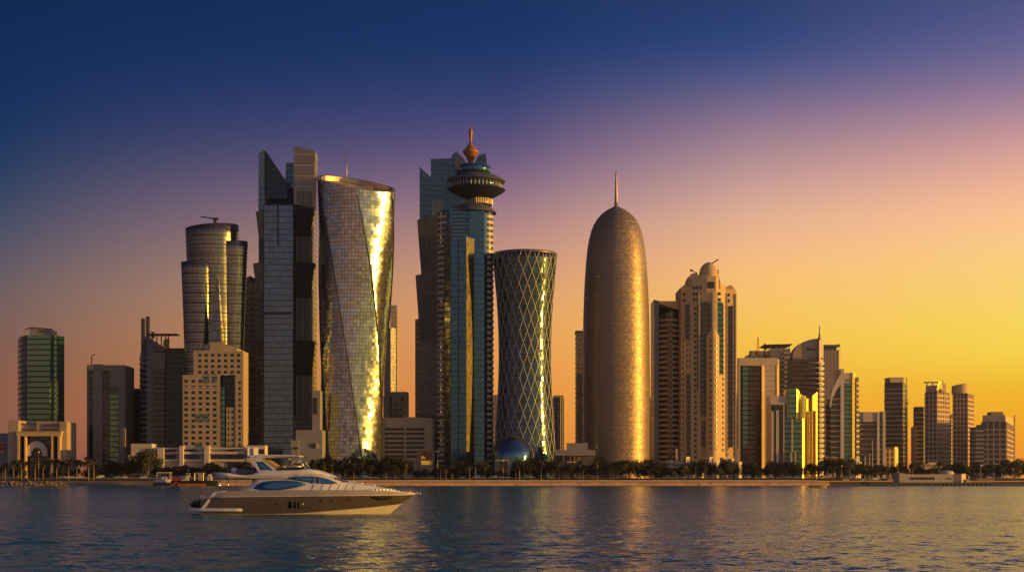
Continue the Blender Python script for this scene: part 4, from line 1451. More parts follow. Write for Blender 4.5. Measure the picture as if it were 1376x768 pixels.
roundbox('gable', 975.5, 986.5, 383, 389, 13.5, 30, 'stone_tan', 396)
roundbox('gable', 931, 968, 370, 378, 2.5, 20, 'stone_tan', 388)
roundbox('dark_bay', 937.5, 955, 405, 410, -.7, 2, 'glass_dark', 522)
roundbox('dark_bay', 961.2, 972, 405, 409, 1.0, 8, 'glass_green', 502)
b.parts('dark_strip', MB().prism(b.rect(921.5, 926, 2.8, 7), b.z(455), b.z(408), True, True).prism(b.rect(941.5, 949, -.55, 2), b.z(558), b.z(522.2), True, True).prism(b.rect(943.5, 947.5, -.5, 2), b.z(600), b.z(566), True, True).prism(b.rect(980.5, 985, 8.6, 12), b.z(600), b.z(409), True, True).prism(b.rect(923, 927, 2.6, 5), b.z(612), b.z(502), True, True), 'glass_dark')
m = MB()
m.prism(b.rect(951, 960, -.6, 2), b.z(387), b.z(378.4), True, True)
for y in (384, 392, 400):
    for p in (918, 931, 935, 940, 966, 978):
        dd_ = {918: 5.2, 931: 1.9, 935: 1.4, 940: .8, 966: 1.6, 978: 9.2}[p]
        if y > 384 or p in (931, 935, 940):
            m.prism(b.rect(p, p + 2.6, dd_, dd_ + .8), b.z(y + 4), b.z(y), True, True)
b.parts('attic_window', m, 'window_glass')
m = MB()
bw = []
for i in range(11):
    t = i / 10
    bw.append((b.x(949.5 + 17.5 * t, -5), -1.0 - 5.5 * math.sin(math.pi * (.12 + .76 * t))))
poly = bw + [(b.x(967), 4), (b.x(949.5), 4)]
tp = [b.z(452 - 9 * math.sin(math.pi * i / 10)) for i in range(11)] + [b.z(452), b.z(452)]
fb = b.part('front_bay', m.prism(poly, 0, tp), 'stone_tan')
m = MB()
for row in range(20):
    y = 456 + row * 7.6
    for i in (2, 3, 6, 7):
        p, q = Vector(bw[i]), Vector(bw[i + 1])
        d = (q - p).normalized(); nn = Vector((d.y, -d.x))
        a, c = p + (q - p) * .2, p + (q - p) * .8
        m.prism([tuple(a + nn * .12), tuple(c + nn * .12), tuple(c - nn * .2), tuple(a - nn * .2)], b.z(y + 3.6), b.z(y), True, True)
o = m.obj('window', 'window_glass', fb); tag(o, kind='stuff')
K = (b.D + 12) / F
cx = b.x(952.5, 12)
b.part('dome', MB().lathe([(12.8 * K, b.z(374, 12)), (13.2 * K, b.z(370, 12)), (12.8 * K, b.z(366, 12)), (11.4 * K, b.z(361, 12)), (9 * K, b.z(357, 12)), (6 * K, b.z(354.2, 12)), (3 * K, b.z(352.8, 12)), (.6 * K, b.z(352, 12))], cx, 12, 40), 'stone_tan')
m = MB()
m.bar((b.x(955), 10, b.z(354)), (b.x(967), 6, b.z(346.5)), .5); m.bar((b.x(955), 10, b.z(358)), (b.x(955.5), 10, b.z(352)), .6)
m.box(b.x(953.5), b.x(957.5), 9, 11, b.z(355.5), b.z(353))
m.bar((b.x(931), 10, b.z(360.5)), (b.x(938), 10, b.z(364)), .45); m.bar((b.x(938), 10, b.z(371)), (b.x(938), 10, b.z(363)), .45)
m.box(b.x(929.5), b.x(932.5), 9, 11, b.z(362), b.z(359.5))
b.part('roof_crane', m, 'metal_dark')
b.part('mast', MB().tube([(b.x(967), 8, b.z(374)), (b.x(967), 8, b.z(360))], .35), 'metal_tan')
m = MB()
for d0, p in ((8, 916), (3.5, 928.5), (-.5, 939), (-.6, 957.5), (1.5, 963), (9.5, 976), (11.8, 988)):
    m.prism(b.rect(p, p + 1.6, d0 - .9, d0 + .4), 0, b.z(392))
b.parts('pilaster', m, 'stone_cream')
m = MB()
for y in (404, 388):
    m.prism(grow([(b.x(929, 3), 3), (b.x(939, 1.5), 1.5), (b.x(950), 0), (b.x(962), 0), (b.x(968, 4), 4), (b.x(968, 4), 8), (b.x(929, 3), 8)], .4), b.z(y + 1), b.z(y), True, True)
b.part('cornice', m, 'stone_cream')
rr = random.Random(21)
NTH = ['leftmost', 'second from left', 'third from left', 'fourth from left', 'fifth from left', 'fifth from right', 'fourth from right', 'third from right', 'second from right', 'rightmost']
for i in range(10):
    p = 896 + i * 10.2
    w = rr.uniform(8.5, 12)
    b = Bld('villa', 'low cream villa below the domed stone tower, %s of ten' % NTH[i], p + w * .55, 1085, 'house', 'villas below the domed stone tower')
    d0, yt = rr.uniform(0, 5), rr.uniform(614, 622)
    pf = b.foot(p, p + w * .55, p + w, rr.uniform(30, 50), d0)
    b.part('wall', MB().prism(pf, 0, b.z(yt)), 'stone_cream')
    b.part('parapet', MB().prism(grow(pf, .25), b.z(yt) + .02, b.z(yt) + .5, True, True), 'stone_pale')
    if i in (1, 9):
        b.part('stair_tower', MB().prism(b.rect(p + 2, p + 4.6, d0 + 5, d0 + 10), 0, b.z(602)), 'stone_cream')
    m = MB()
    for A, B in ((pf[0], pf[1]), (pf[1], pf[2])):
        A, B = Vector(A), Vector(B)
        d = (B - A).normalized(); nn = Vector((d.y, -d.x))
        for t in (.25, .65):
            a_, c_ = A + (B - A) * t, A + (B - A) * t + d * .9
            m.prism([tuple(a_ + nn * .1), tuple(c_ + nn * .1), tuple(c_ - nn * .2), tuple(a_ - nn * .2)], b.z(yt) - 3.0, b.z(yt) - 1.4, True, True)
    b.parts('window', m, 'window_glass')

# ---- portal block
b = Bld('portal_slab_tower', 'wide mauve slab tower with a deep dark glazed recess', 1019, 1215)
b.part('glass_body', MB().prism(b.rect(996, 1026, 2, 30), 0, b.z(484)), 'glass_brown')
m = MB()
m.prism(b.rect(991.5, 1045.5, 0, 32), b.z(491), b.z(480.6), True, True)
m.prism(b.rect(991.5, 995, .3, 31), 0, b.z(491.2))
m.prism(b.rect(1024.5, 1042, .3, 31), 0, b.z(491.2))
b.part('frame', m, 'stone_cream')
b.parts('frame_fin', MB().prism([(b.x(1023), -2.6), (b.x(1027.5), -.2), (b.x(1027.5), .25), (b.x(1023), .25)], 0, b.z(491)).prism(b.foot(1042.2, 1044, 1047, 35, 0), 0, b.z(482)), 'stone_tan')
b.part('floor_band', bands(b.rect(1029, 1042, .1, 20), 4, b.z(494), 4.2, .25, .12), 'stone_brown')
b.part('green_strip', MB().prism(b.rect(998, 1004.5, 1.2, 1.9), b.z(600), b.z(492)), 'glass_green')
b.parts('dark_strip', MB().prism(b.rect(995.2, 998, 1.0, 1.9), 0, b.z(491.4)), 'metal_dark')

# ---- spire block and roofed glass tower behind
b = Bld('mast_block', 'block topped by a stubby lattice mast behind the mauve slab tower', 1020, 1420)
b.box('wall', 1006, 1034, 476, 4, 30, 'far_glass')
b.box('plant_room', 1017.5, 1028, 471, 6, 18, 'stone_brown', 477)
b.part('roof_frame', MB().prism(b.rect(1008, 1009, 2, 3), b.z(482), b.z(471)).prism(b.rect(1015.5, 1016.5, 2, 3), b.z(482), b.z(471)).prism(b.rect(1008, 1016.5, 2, 8), b.z(477.5), b.z(470.5), True, True), 'stone_beige')
m = MB()
for s in (-1, 1):
    m.bar((b.x(1021) + s * 1.5, 10, b.z(471)), (b.x(1021.5) + s * .6, 10, b.z(453)), .4)
for i in range(7):
    y = 470 - i * 2.6
    m.bar((b.x(1021) - 1.5 + i * .12, 10, b.z(y)), (b.x(1021) + 1.5 - i * .12, 10, b.z(y - 2.6)), .28)
    m.bar((b.x(1021) + 1.5 - i * .12, 10, b.z(y)), (b.x(1021) - 1.5 + i * .12, 10, b.z(y - 2.6)), .28)
m.bar((b.x(1021.6), 10, b.z(454)), (b.x(1022), 10, b.z(446.5)), .3)
b.part('lattice_mast', m, 'metal_gold')
b = Bld('canopy_roof_tower', 'grey glass tower under a thin flat roof canopy, left of the quarter dome tower', 1048, 1380)
pf = b.rect(1035.5, 1062, 2, 28)
b.part('glass_body', MB().prism(pf, 0, b.z(468)), 'far_glass')
b.part('floor_band', bands([(b.x(1055), 1.5), (b.x(1063), 1.5), (b.x(1063), 28), (b.x(1055), 28)], 6, b.z(470), 4.4, 1.4, .4), 'stone_cream')
b.part('roof_canopy', MB().hexa([(b.x(1026), -3, b.z(463)), (b.x(1064.5), -3, b.z(462)), (b.x(1064.5), 30, b.z(462)), (b.x(1026), 30, b.z(463))], [(b.x(1032), -1, b.z(464.6)), (b.x(1062), -1, b.z(464.6)), (b.x(1062), 28, b.z(464.6)), (b.x(1032), 28, b.z(464.6))]), 'cladding_bronze')
m = MB()
for p in (1036, 1043, 1050, 1060):
    m.prism(b.rect(p, p + 1, 3, 4), b.z(468.2), b.z(464.4))
b.parts('canopy_post', m, 'metal_tan')
b.part('roof_crane', MB().bar((b.x(1029.5), 6, b.z(480)), (b.x(1029), 6, b.z(460.5)), .7).bar((b.x(1025.5), 6, b.z(465)), (b.x(1032), 6, b.z(468.5)), .5), 'metal_dark')
b.part('lit_post', MB().prism(b.foot(1064, 1065, 1067.5, 35, 4), 0, b.z(474)), 'stone_cream')

# ---- quarter dome tower with a sign
b = Bld('quarter_dome_tower', 'tower with a mauve quarter-dome top bearing a dark sign and a banded corner mast', 1086, 1330)
m = MB()
arc = [(1065 + 35 * (1 - math.cos(R(a))), 479 - 24.5 * math.sin(R(a))) for a in range(0, 91, 9)]
arc = [(1065.0, 480)] + arc[1:] + [(1100, 480)]
fr = [(b.x(p), 0, b.z(y)) for p, y in arc][::-1]; bk = [(b.x(p), 14, b.z(y)) for p, y in arc][::-1]
m.face(fr); m.face(bk[::-1])
for i in range(len(arc)):
    j = (i + 1) % len(arc)
    m.face([fr[j], fr[i], bk[i], bk[j]])
hd = b.part('quarter_dome', m, 'stone_beige')
b.part('sign', glyphs(b.x(1084), b.x(1096), b.z(470.8), b.z(467.4), -.3, 31, 6), 'sign_dark', hd)
b.part('glass_body', MB().prism(b.rect(1065, 1100, .6, 26), 0, b.z(480.2)), 'glass_brown')
cb = [(b.x(1086), .8)] + [(b.x(1086 + 16 * i / 8), -.8 - 3.0 * math.sin(math.pi * i / 8 * .7)) for i in range(1, 9)] + [(b.x(1102), 10), (b.x(1086), 10)]
b.part('balcony', bands(cb, 6, b.z(484), 4.6, 1.3, .3), 'stone_cream')
b.part('top_beam', MB().prism(b.rect(1065, 1106, -.8, 12), b.z(482.4), b.z(480.4), True, True), 'stone_brown')
post = b.foot(1099.5, 1101, 1106.5, 35, -3)
b.part('corner_post', MB().prism(post, 0, b.z(456)), 'stone_cream')
b.part('corner_band', bands(post, 6, b.z(482), 4.6, 1.5, .6), 'stone_pale')
b.part('dark_corner', bands(post, 8.2, b.z(484), 4.6, 1.2, .12), 'glass_dark')
b.part('mast', MB().tube([(b.x(1101), 0, b.z(457)), (b.x(1101), 0, b.z(452)), (b.x(1101.3), 0, b.z(446)), (b.x(1101.3), 0, b.z(436.5))], [1.6, .9, .45, .3]), 'cladding_bronze')
b = Bld('tan_grid_tower', 'tan gridded tower with a flat roof slab right of the quarter dome tower', 1119, 1480)
pf = b.rect(1104, 1126.5, 0, 30)
b.part('wall', MB().prism(pf, 0, b.z(470)), 'far_tower')
b.part('floor_band', bands(pf, 5, b.z(471), 4.6, 1.0, .35), 'stone_beige')
b.part('rib', fins(pf, 0, b.z(470), 3.6, .9, .5), 'stone_beige')
b.part('attic', MB().prism(b.rect(1105, 1124, 2, 24), b.z(470.2), b.z(465.6)), 'glass_brown')
b.part('roof_slab', MB().box(b.x(1103.5), b.x(1128.5), -2, 32, b.z(465.4), b.z(463)), 'cladding_bronze')
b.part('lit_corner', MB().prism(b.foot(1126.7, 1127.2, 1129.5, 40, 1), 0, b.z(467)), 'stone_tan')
b.part('roof_crane', MB().bar((b.x(1126), 4, b.z(463)), (b.x(1128.5), 4, b.z(460.5)), .45), 'metal_dark')

# ---- green and gold stepped building
b = Bld('green_gold_building', 'stepped green glass building with sunlit gold right hand faces', 1066, 1180)
k = b.k
m = MB()
m.prism(b.rect(1035.2, 1060, 3, 20), b.z(541), b.z(531.5), True, True)
m.prism(b.rect(1035.2, 1037.2, 2.8, 20), 0, b.z(532))
m.prism(b.rect(1057.6, 1059.6, 2.8, 20), 0, b.z(532))
m.prism(b.rect(1036.5, 1054, -.6, 2), b.z(543.4), b.z(540.6), True, True)
for p, w, y in ((1036.5, 3.2, 552), (1043, 3.6, 551), (1052.6, 1.5, 543.2)):
    m.prism(b.rect(p, p + w, -.6, 2), 0, b.z(y))
m.prism(b.rect(1063.6, 1065.6, -1.6, 0), 0, b.z(562.5))
m.prism(b.rect(1062.4, 1064.2, -3.2, -.6), 0, b.z(608)).prism(b.rect(1067.8, 1069.8, -3.2, -.6), 0, b.z(606.5))
b.part('frame', m, 'stone_cream')
m = MB()
m.prism(b.rect(1037.4, 1057.4, 3.6, 20), 0, b.z(541.2))
m.prism(b.rect(1039.8, 1052.4, .2, 2.6), 0, b.z(543.6))
b.part('dark_glazing', m, 'glass_dark')
m = MB()
m.prism(b.rect(1060, 1070.5, 1.5, 24), 0, b.z(521.5))
m.prism([(b.x(1054.4), 0), (b.x(1063.5), -1.2), (b.x(1066), -1.2), (b.x(1078, -1), -1.2), (b.x(1078), 8), (b.x(1054.4), 8)], 0, b.z(562.8))
b.part('green_glazing', m, 'glass_green')
b.part('slab_edge', bands([(b.x(1054.4), 0), (b.x(1063.4), -1.2), (b.x(1078, -1), -1.2), (b.x(1078), 8), (b.x(1054.4), 8)], 3, b.z(563), 4.0, .25, .1), 'metal_dark')
m = MB()
def sunlit_side(p0, p1, d0, yt, th=52):
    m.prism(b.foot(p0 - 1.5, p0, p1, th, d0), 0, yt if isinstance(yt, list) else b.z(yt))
sunlit_side(1078.2, 1081.8, -1.2, 562)
sunlit_side(1070.7, 1074, 1.2, [b.z(521), b.z(521.5), b.z(525), b.z(525)])
sunlit_side(1074.2, 1083, 2.5, [b.z(529), b.z(528.5), b.z(531), b.z(531)], 40)
sunlit_side(1083.5, 1091.5, 1.0, [b.z(535), b.z(535.5), b.z(533), b.z(533)], 46)
sunlit_side(1092, 1098.5, 2.2, [b.z(531), b.z(531), b.z(525), b.z(526)], 46)
b.parts('sunlit_face', m, 'gold_sun_clad')  # gold colour puts the low sun into the right-hand sides
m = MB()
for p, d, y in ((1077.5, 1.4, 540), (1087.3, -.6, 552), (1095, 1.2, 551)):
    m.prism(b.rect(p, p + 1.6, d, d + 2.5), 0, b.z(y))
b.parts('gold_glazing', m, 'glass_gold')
b.part('roof_plant', MB().box(b.x(1064), b.x(1068), 6, 10, b.z(521.3), b.z(518)), 'metal_dark')

# ---- white curved-shoulder tower
b = Bld('curved_shoulder_tower', 'tower with a white curved shoulder, dark strips and a yellow lit edge', 1135, 1290)
m = MB()
ar = [(1115, 540), (1116, 530), (1119, 521), (1124, 511), (1130, 502), (1133, 495)]
fr = [(b.x(p), 0, b.z(y)) for p, y in [(1134.5, 500), (1133, 495)] + ar[::-1][1:] + [(1115.0, 540), (1120, 532), (1125, 524), (1128.5, 518), (1129.6, 516), (1129.6, 655), (1134.5, 655)]]
bk = [(x, 24, z) for x, y, z in fr]
# frame built as strips so that no face is concave
def strip(pts_o, pts_i, d0, d1):
    for i in range(len(pts_o) - 1):
        q = [pts_o[i], pts_o[i + 1], pts_i[i + 1], pts_i[i]]
        f = [(b.x(p), d0, b.z(y)) for p, y in q]; g = [(b.x(p), d1, b.z(y)) for p, y in q]
        m.face(f[::-1]); m.face(g)
        for a in range(4):
            c = (a + 1) % 4
            m.face([f[a], f[c], g[c], g[a]])
strip([(1115, 545), (1116, 531), (1119, 521), (1124, 511), (1130, 502), (1133.2, 495)], [(1116.2, 548), (1118.5, 535), (1121.5, 528), (1125.5, 521.5), (1129.4, 516), (1133.3, 512)], -.6, 4)
m.prism(b.rect(1129.6, 1134.3, -.5, 22), 0, b.z(495.5))
b.part('white_frame', m, 'stone_pale')
pf = [(b.x(1116.4), .4), (b.x(1129.5), .4), (b.x(1129.5), 22), (b.x(1116.4), 22)]
b.part('glass_body', MB().prism(pf, 0, [b.z(540), b.z(514), b.z(514), b.z(540)]), 'glass_dark')
b.part('floor_band', bands(pf, 4, b.z(534), 4.6, .9, .25), 'stone_beige')
b.part('podium_box', MB().prism(b.rect(1110, 1124, -3, 3), 0, b.z(613)), 'stone_cream')
b.part('right_block', MB().prism(b.rect(1134.8, 1147, 1, 24), 0, b.z(514)), 'glass_green')
wt = b.part('white_top', MB().prism(b.rect(1134.8, 1147, .7, 22), b.z(514), b.z(500.5)), 'stone_cream')
b.part('sign', glyphs(b.x(1137), b.x(1143.5), b.z(511.8), b.z(509.6), .45, 9, 4), 'sign_dark', wt)
b.part('lit_edge', MB().prism(b.foot(1144.8, 1145.6, 1150, 40, .2), 0, [b.z(499)] * 2 + [b.z(501)] * 2), 'gold_sun_clad')
pe = b.foot(1150.2, 1150.8, 1154, 40, 3)
b.part('edge_column', MB().prism(pe, 0, b.z(506)), 'glass_brown')
b.part('edge_band', bands(pe, 4, b.z(508), 4.6, 1.6, .4), 'stone_cream')
b = Bld('banded_white_block', 'shorter banded block with white piers right of the curved shoulder tower', 1172, 1380)
pf = b.rect(1154, 1180, 2, 26)
b.part('glass_body', MB().prism(pf, 0, b.z(566)), 'glass_brown')
b.part('floor_band', bands(pf, 4, b.z(567), 4.6, 1.4, .3), 'stone_beige')
b.part('white_top', MB().prism([(b.x(1155), 1), (b.x(1160), 0), (b.x(1179), 0), (b.x(1179), 24), (b.x(1155), 24)], b.z(566.2), b.z(553)), 'stone_cream')
m = MB()
m.prism(b.rect(1178.6, 1182, -.8, 24), 0, b.z(554)).prism(b.rect(1186.5, 1190, 1, 24), 0, b.z(552))
m.prism(b.rect(1162, 1163.5, -.4, 2), 0, b.z(612)).prism(b.rect(1172, 1173.0, -.4, 2), 0, b.z(590)).prism(b.rect(1168, 1169, -.4, 2), 0, b.z(609))
b.parts('pier', m, 'stone_pale')
b.part('side_glazing', MB().prism(b.rect(1182.2, 1186.4, 2, 22), 0, b.z(564)), 'glass_dark')
b.part('side_band', bands(b.rect(1182.2, 1186.4, 2, 22), 4, b.z(566), 4.6, 1.0, .2), 'stone_brown')

# ---- far right towers in the haze
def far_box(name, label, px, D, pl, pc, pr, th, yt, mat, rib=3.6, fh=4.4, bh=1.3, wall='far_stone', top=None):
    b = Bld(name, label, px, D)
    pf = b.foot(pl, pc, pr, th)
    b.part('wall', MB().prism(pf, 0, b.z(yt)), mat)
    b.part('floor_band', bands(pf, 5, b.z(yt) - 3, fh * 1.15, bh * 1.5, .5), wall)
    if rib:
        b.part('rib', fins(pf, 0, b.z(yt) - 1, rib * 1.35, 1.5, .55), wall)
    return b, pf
b, pf = far_box('tall_grey_tower', 'tall grey mauve tower with a dark middle groove, first of the far right towers', 1204, 1750, 1188.5, 1213, 1219.5, 22, 513, 'far_window', None, 4.6, .8, 'far_stone')
b.part('groove', MB().prism(b.rect(1202, 1205, -.2 + 4.0, 6), 0, b.z(513)), 'glass_brown')
b.part('roof_crown', MB().prism(b.rect(1196, 1214, 4, 26), b.z(513.2), b.z(507.5)).prism(b.rect(1194.5, 1215, 3, 28), b.z(507.4), b.z(506.4), True, True), 'far_stone')
b.part('roof_post', MB().prism(b.rect(1189, 1190.2, 12, 13), b.z(513.5), b.z(509)).prism(b.rect(1217.5, 1218.5, 14, 15), b.z(513.5), b.z(506)), 'metal_tan')
b.part('crown_ring', MB().prism(grow(pf, .8), b.z(539.5), b.z(538), True, True), 'stone_brown')
b, pf = far_box('golden_low_block', 'small tan block with one golden end at the foot of the tall grey tower', 1198, 1400, 1190.5, 1202, 1206, 40, 601, 'far_window', 3.2, 4.4, .5)
b.part('golden_end', MB().prism(b.foot(1201.8, 1202.4, 1206.4, 42, -.8), 0, b.z(600)), 'gold_sun_clad')
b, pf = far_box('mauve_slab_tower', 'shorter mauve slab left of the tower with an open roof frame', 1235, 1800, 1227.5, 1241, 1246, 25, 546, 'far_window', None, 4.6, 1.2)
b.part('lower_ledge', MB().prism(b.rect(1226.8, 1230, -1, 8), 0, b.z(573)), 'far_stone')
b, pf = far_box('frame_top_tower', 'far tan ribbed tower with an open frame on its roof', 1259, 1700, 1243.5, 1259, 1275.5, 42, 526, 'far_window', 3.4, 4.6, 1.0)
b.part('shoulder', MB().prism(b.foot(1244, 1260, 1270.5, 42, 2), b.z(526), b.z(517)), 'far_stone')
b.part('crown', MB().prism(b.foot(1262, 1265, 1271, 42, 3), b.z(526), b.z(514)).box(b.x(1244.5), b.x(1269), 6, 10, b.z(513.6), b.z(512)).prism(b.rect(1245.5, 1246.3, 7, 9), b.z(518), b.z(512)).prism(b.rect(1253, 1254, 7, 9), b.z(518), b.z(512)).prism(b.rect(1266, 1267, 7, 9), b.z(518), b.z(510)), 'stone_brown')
b.part('sail_panel', MB().hexa([(b.x(1261), -1.2, b.z(513)), (b.x(1266), 1, b.z(511.5)), (b.x(1266), 1.6, b.z(511.5)), (b.x(1261), -.6, b.z(513))], [(b.x(1258), -1.2, b.z(524)), (b.x(1267), 1, b.z(522)), (b.x(1267), 1.6, b.z(522)), (b.x(1258), -.6, b.z(524))]), 'gold_sun_clad')
b.part('mast', MB().tube([(b.x(1274.5), 12, b.z(545)), (b.x(1274.5), 12, b.z(519))], .3), 'metal_tan')
b, pf = far_box('narrow_back_tower', 'narrow mauve tower in the gap between two far right ribbed towers', 1277, 2000, 1270, 1278, 1284, 40, 556, 'far_window', None, 4.6, 1.2)
b.part('upper_core', MB().prism(b.rect(1272, 1276, 4, 14), b.z(557), b.z(542)), 'far_stone')
b = Bld('round_top_tower', 'far ribbed tower with a golden rounded drum on top', 1294, 1750)
c0 = circ(b.x(1294), 13, 14 * b.k, 40)
c0 = b.foot(1281, 1300, 1308, 28)
b.part('wall', MB().prism(c0, 0, b.z(528)), 'far_window')
b.part('floor_band', bands(c0, 5, b.z(530), 5.2, 1.7, .5), 'far_stone')
b.part('rib', fins(c0, 0, b.z(529), 4.6, 1.5, .55), 'far_stone')
cc = circ(b.x(1295), 14, 11.2 * b.k, 40)
b.part('drum', MB().prism(cc, b.z(528.2), [b.z(517.5 - 3.4 * math.sin(max(0, (p[0] - b.x(1284)) / (22 * b.k)) * 2.0)) for p in cc]), 'stone_tan')
b, pf = far_box('wide_grid_block', 'broad pale gridded block with a stepped left wing, last building at right', 1340, 1600, 1319, 1352, 1362.5, 22, 566, 'far_window', 4.2, 4.6, 1.0)
b.part('attic', MB().prism(grow(pf, -.8), b.z(566.2), b.z(557)), 'far_stone')
b.part('roof_deck', MB().prism(b.rect(1332, 1348, 8, 22), b.z(557.2), b.z(552.4)), 'stone_brown')
lw = b.rect(1311, 1322, 6, 26)
b.part('left_wing', MB().prism(lw, 0, b.z(573)), 'far_window')
b.part('wing_band', bands(lw, 5, b.z(574), 4.6, 1.8, .4), 'far_stone')
b.part('roof_garden', MB().prism(b.rect(1314, 1320, 8, 14), b.z(573.2), b.z(570)), 'leaf_dark')
b.part('edge_fin', MB().prism(b.rect(1363, 1364.2, 10, 12), 0, b.z(556.5)), 'far_stone')
b = Bld('far_annex', 'low pale terrace between the far right ribbed towers and the trees', 1253, 1500)
b.box('wall', 1243, 1266, 623, 2, 14, 'far_stone')
b.box('upper_storey', 1248, 1260, 620.5, 5, 12, 'far_stone', 623.2)
b.box('strip_window', 1245, 1263, 624.5, 1.6, 2.05, 'window_glass', 626)
b = Bld('sunlit_annex', 'low golden annex below the curved shoulder tower, above the trees', 1146, 1240)
b.part('wall', MB().prism(b.foot(1136, 1147, 1155, 40), 0, b.z(616)).prism(b.foot(1140, 1150, 1158, 40, -4), 0, b.z(620)).prism(b.rect(1134, 1141, 1, 8), 0, b.z(618)), 'stone_cream')
b.part('window', MB().prism(b.rect(1137, 1139.5, .6, 1.2), b.z(624), b.z(620.5), True, True), 'window_glass')

# ================================================================== THE YACHT
YD, YC = 152.0, 155.0
yk = YD / F
YX = (403 - 688.0) * yk
def yx(p): return (p - 688.0) * yk - YX
def yz(y): return EYE + (HOR - y) * yk
yacht = empty('motor_yacht', (YX, YC, 0), 'bronze hulled motor yacht with white flybridge and blue windows in the foreground', 'yacht')
def itp(tab, p):
    if p <= tab[0][0]: return tab[0][1]
    for (a, u), (c, v) in zip(tab[:-1], tab[1:]):
        if p <= c:
            return u + (v - u) * (p - a) / (c - a)
    return tab[-1][1]
SH_Y = [(268, 664), (289, 662), (305, 659.6), (330, 658.2), (440, 657.8), (484, 657.6), (520, 659.4), (555.2, 662.6)]
RB_Y = [(268, 670), (300, 667), (400, 666), (470, 665.2), (540, 664.6), (555.2, 663.6)]
CH_Y = [(268, 690.1), (360, 690.1), (400, 689.2), (430, 687.0), (480, 683), (520, 679), (540, 676.4), (556, 672)]
HB_S = [(268, 2.55), (300, 2.8), (380, 2.92), (430, 2.86), (470, 2.5), (500, 1.95), (525, 1.3), (545, .55), (555.2, .05)]
HB_C = [(268, 2.45), (300, 2.62), (380, 2.7), (430, 2.5), (465, 2.0), (490, 1.4), (515, .75), (535, .25), (541, .04), (556, .03)]
HB_W = [(268, 2.4), (300, 2.55), (380, 2.6), (430, 2.3), (465, 1.65), (490, .95), (508, .4), (520, .04), (556, .03)]
def stem(p): return 691.5 - (p - 519) * (28.4 / 36.2)
PS = list(np.linspace(268, 505, 34)) + list(np.linspace(508, 555.2, 22))
def station(p):
    st = stem(p)
    yw = min(692.5, st); ych = min(itp(CH_Y, p), st); yr = min(itp(RB_Y, p), st); ys = min(itp(SH_Y, p), st - .01)
    hs = itp(HB_S, p); hc = min(itp(HB_C, p), hs); hw = min(itp(HB_W, p), hc)
    hr_ = hs * 1.01
    mid = lambda t: (hc + (hr_ - hc) * t ** .75, ych + (yr - ych) * t)
    return [(hw, yw), (hc, ych), mid(.33), mid(.66), (hr_, yr), (hs * .985, ys)]
def hullstrip(i0, i1, mat, name, off=0.0, dz=0.0):
    mb = MB()
    for sgn in (-1, 1):
        for p, q in zip(PS[:-1], PS[1:]):
            A, B = station(p), station(q)
            for i in range(i0, i1):
                f = [(yx(p), sgn * (A[i][0] + off), yz(A[i][1])), (yx(q), sgn * (B[i][0] + off), yz(B[i][1])), (yx(q), sgn * (B[i + 1][0] + off), yz(B[i + 1][1])), (yx(p), sgn * (A[i + 1][0] + off), yz(A[i + 1][1]))]
                mb.face(f if sgn < 0 else f[::-1], None, True)
    return mb
yb = lambda name, mb, mat, par=None: mb.obj(name, mat, par or yacht)
mb = hullstrip(1, 4, None, None)
# sloping transom
A = station(268)
tr = [(yx(268), -A[0][0], yz(692)), (yx(268), -2.45, yz(684)), (yx(289.5), -2.6, yz(662)), (yx(289.5), 2.6, yz(662)), (yx(268), 2.45, yz(684)), (yx(268), A[0][0], yz(692))]
hull = yb('hull', mb, 'hull_bronze')
yb('hull_bottom', hullstrip(0, 1, None, None), 'hull_cream')
yb('bulwark', hullstrip(4, 5, None, None), 'bulwark_beige')
mb = MB()
for sgn in (-1, 1):
    mb.tube([(yx(p), sgn * (station(p)[4][0] + .03), yz(station(p)[4][1])) for p in PS[3:]], .055, 6)
yb('rub_rail', mb, 'hull_cream')
mb = MB()
for p, q in zip(PS[4:-1], PS[5:]):
    a, c = station(p)[5], station(q)[5]
    mb.face([(yx(p), -a[0], yz(a[1]) - .12), (yx(q), -c[0], yz(c[1]) - .12), (yx(q), c[0], yz(c[1]) - .12), (yx(p), a[0], yz(a[1]) - .12)])
yb('deck', mb, 'gelcoat_white')
mb = MB()
mb.face([(yx(267), -2.5, yz(690)), (yx(289), -2.62, yz(661.5)), (yx(289), 2.62, yz(661.5)), (yx(267), 2.5, yz(690))])
for s in (-1, 1):
    mb.hexa([(yx(286), s * 2.62 - .1, yz(661)), (yx(291), s * 2.62 - .1, yz(661)), (yx(291), s * 2.62 + .1, yz(661)), (yx(286), s * 2.62 + .1, yz(661))], [(yx(268), s * 2.5 - .1, yz(684)), (yx(273), s * 2.5 - .1, yz(684)), (yx(273), s * 2.5 + .1, yz(684)), (yx(268), s * 2.5 + .1, yz(684))])
yb('transom', mb, 'gelcoat_white')
mb = MB()
for s in (-1, 1):
    pts = [(yx(p), s * (station(max(p, 268))[0][0] + .02), yz(691.6)) for p in np.linspace(256, 519, 30)]
    mb.tube(pts, .10, 6)
yb('boot_stripe', mb, 'antifoul')
# swim platform with its long tapering wings
mb = MB()
top = [(251, 2.1), (253, 2.5), (268, 2.75), (300, 2.92), (318, 2.88), (325, 2.74)]
rg = lambda z, f=1.0: [(yx(p), -h * f, z) for p, h in top] + [(yx(p), h * f, z) for p, h in top[::-1]]
mb.loft([rg(yz(686.8), .97), rg(yz(685.5)), rg(yz(683.2)), rg(yz(682.4), .98)], True, True, False, True)
yb('swim_platform', mb, 'gelcoat_white')
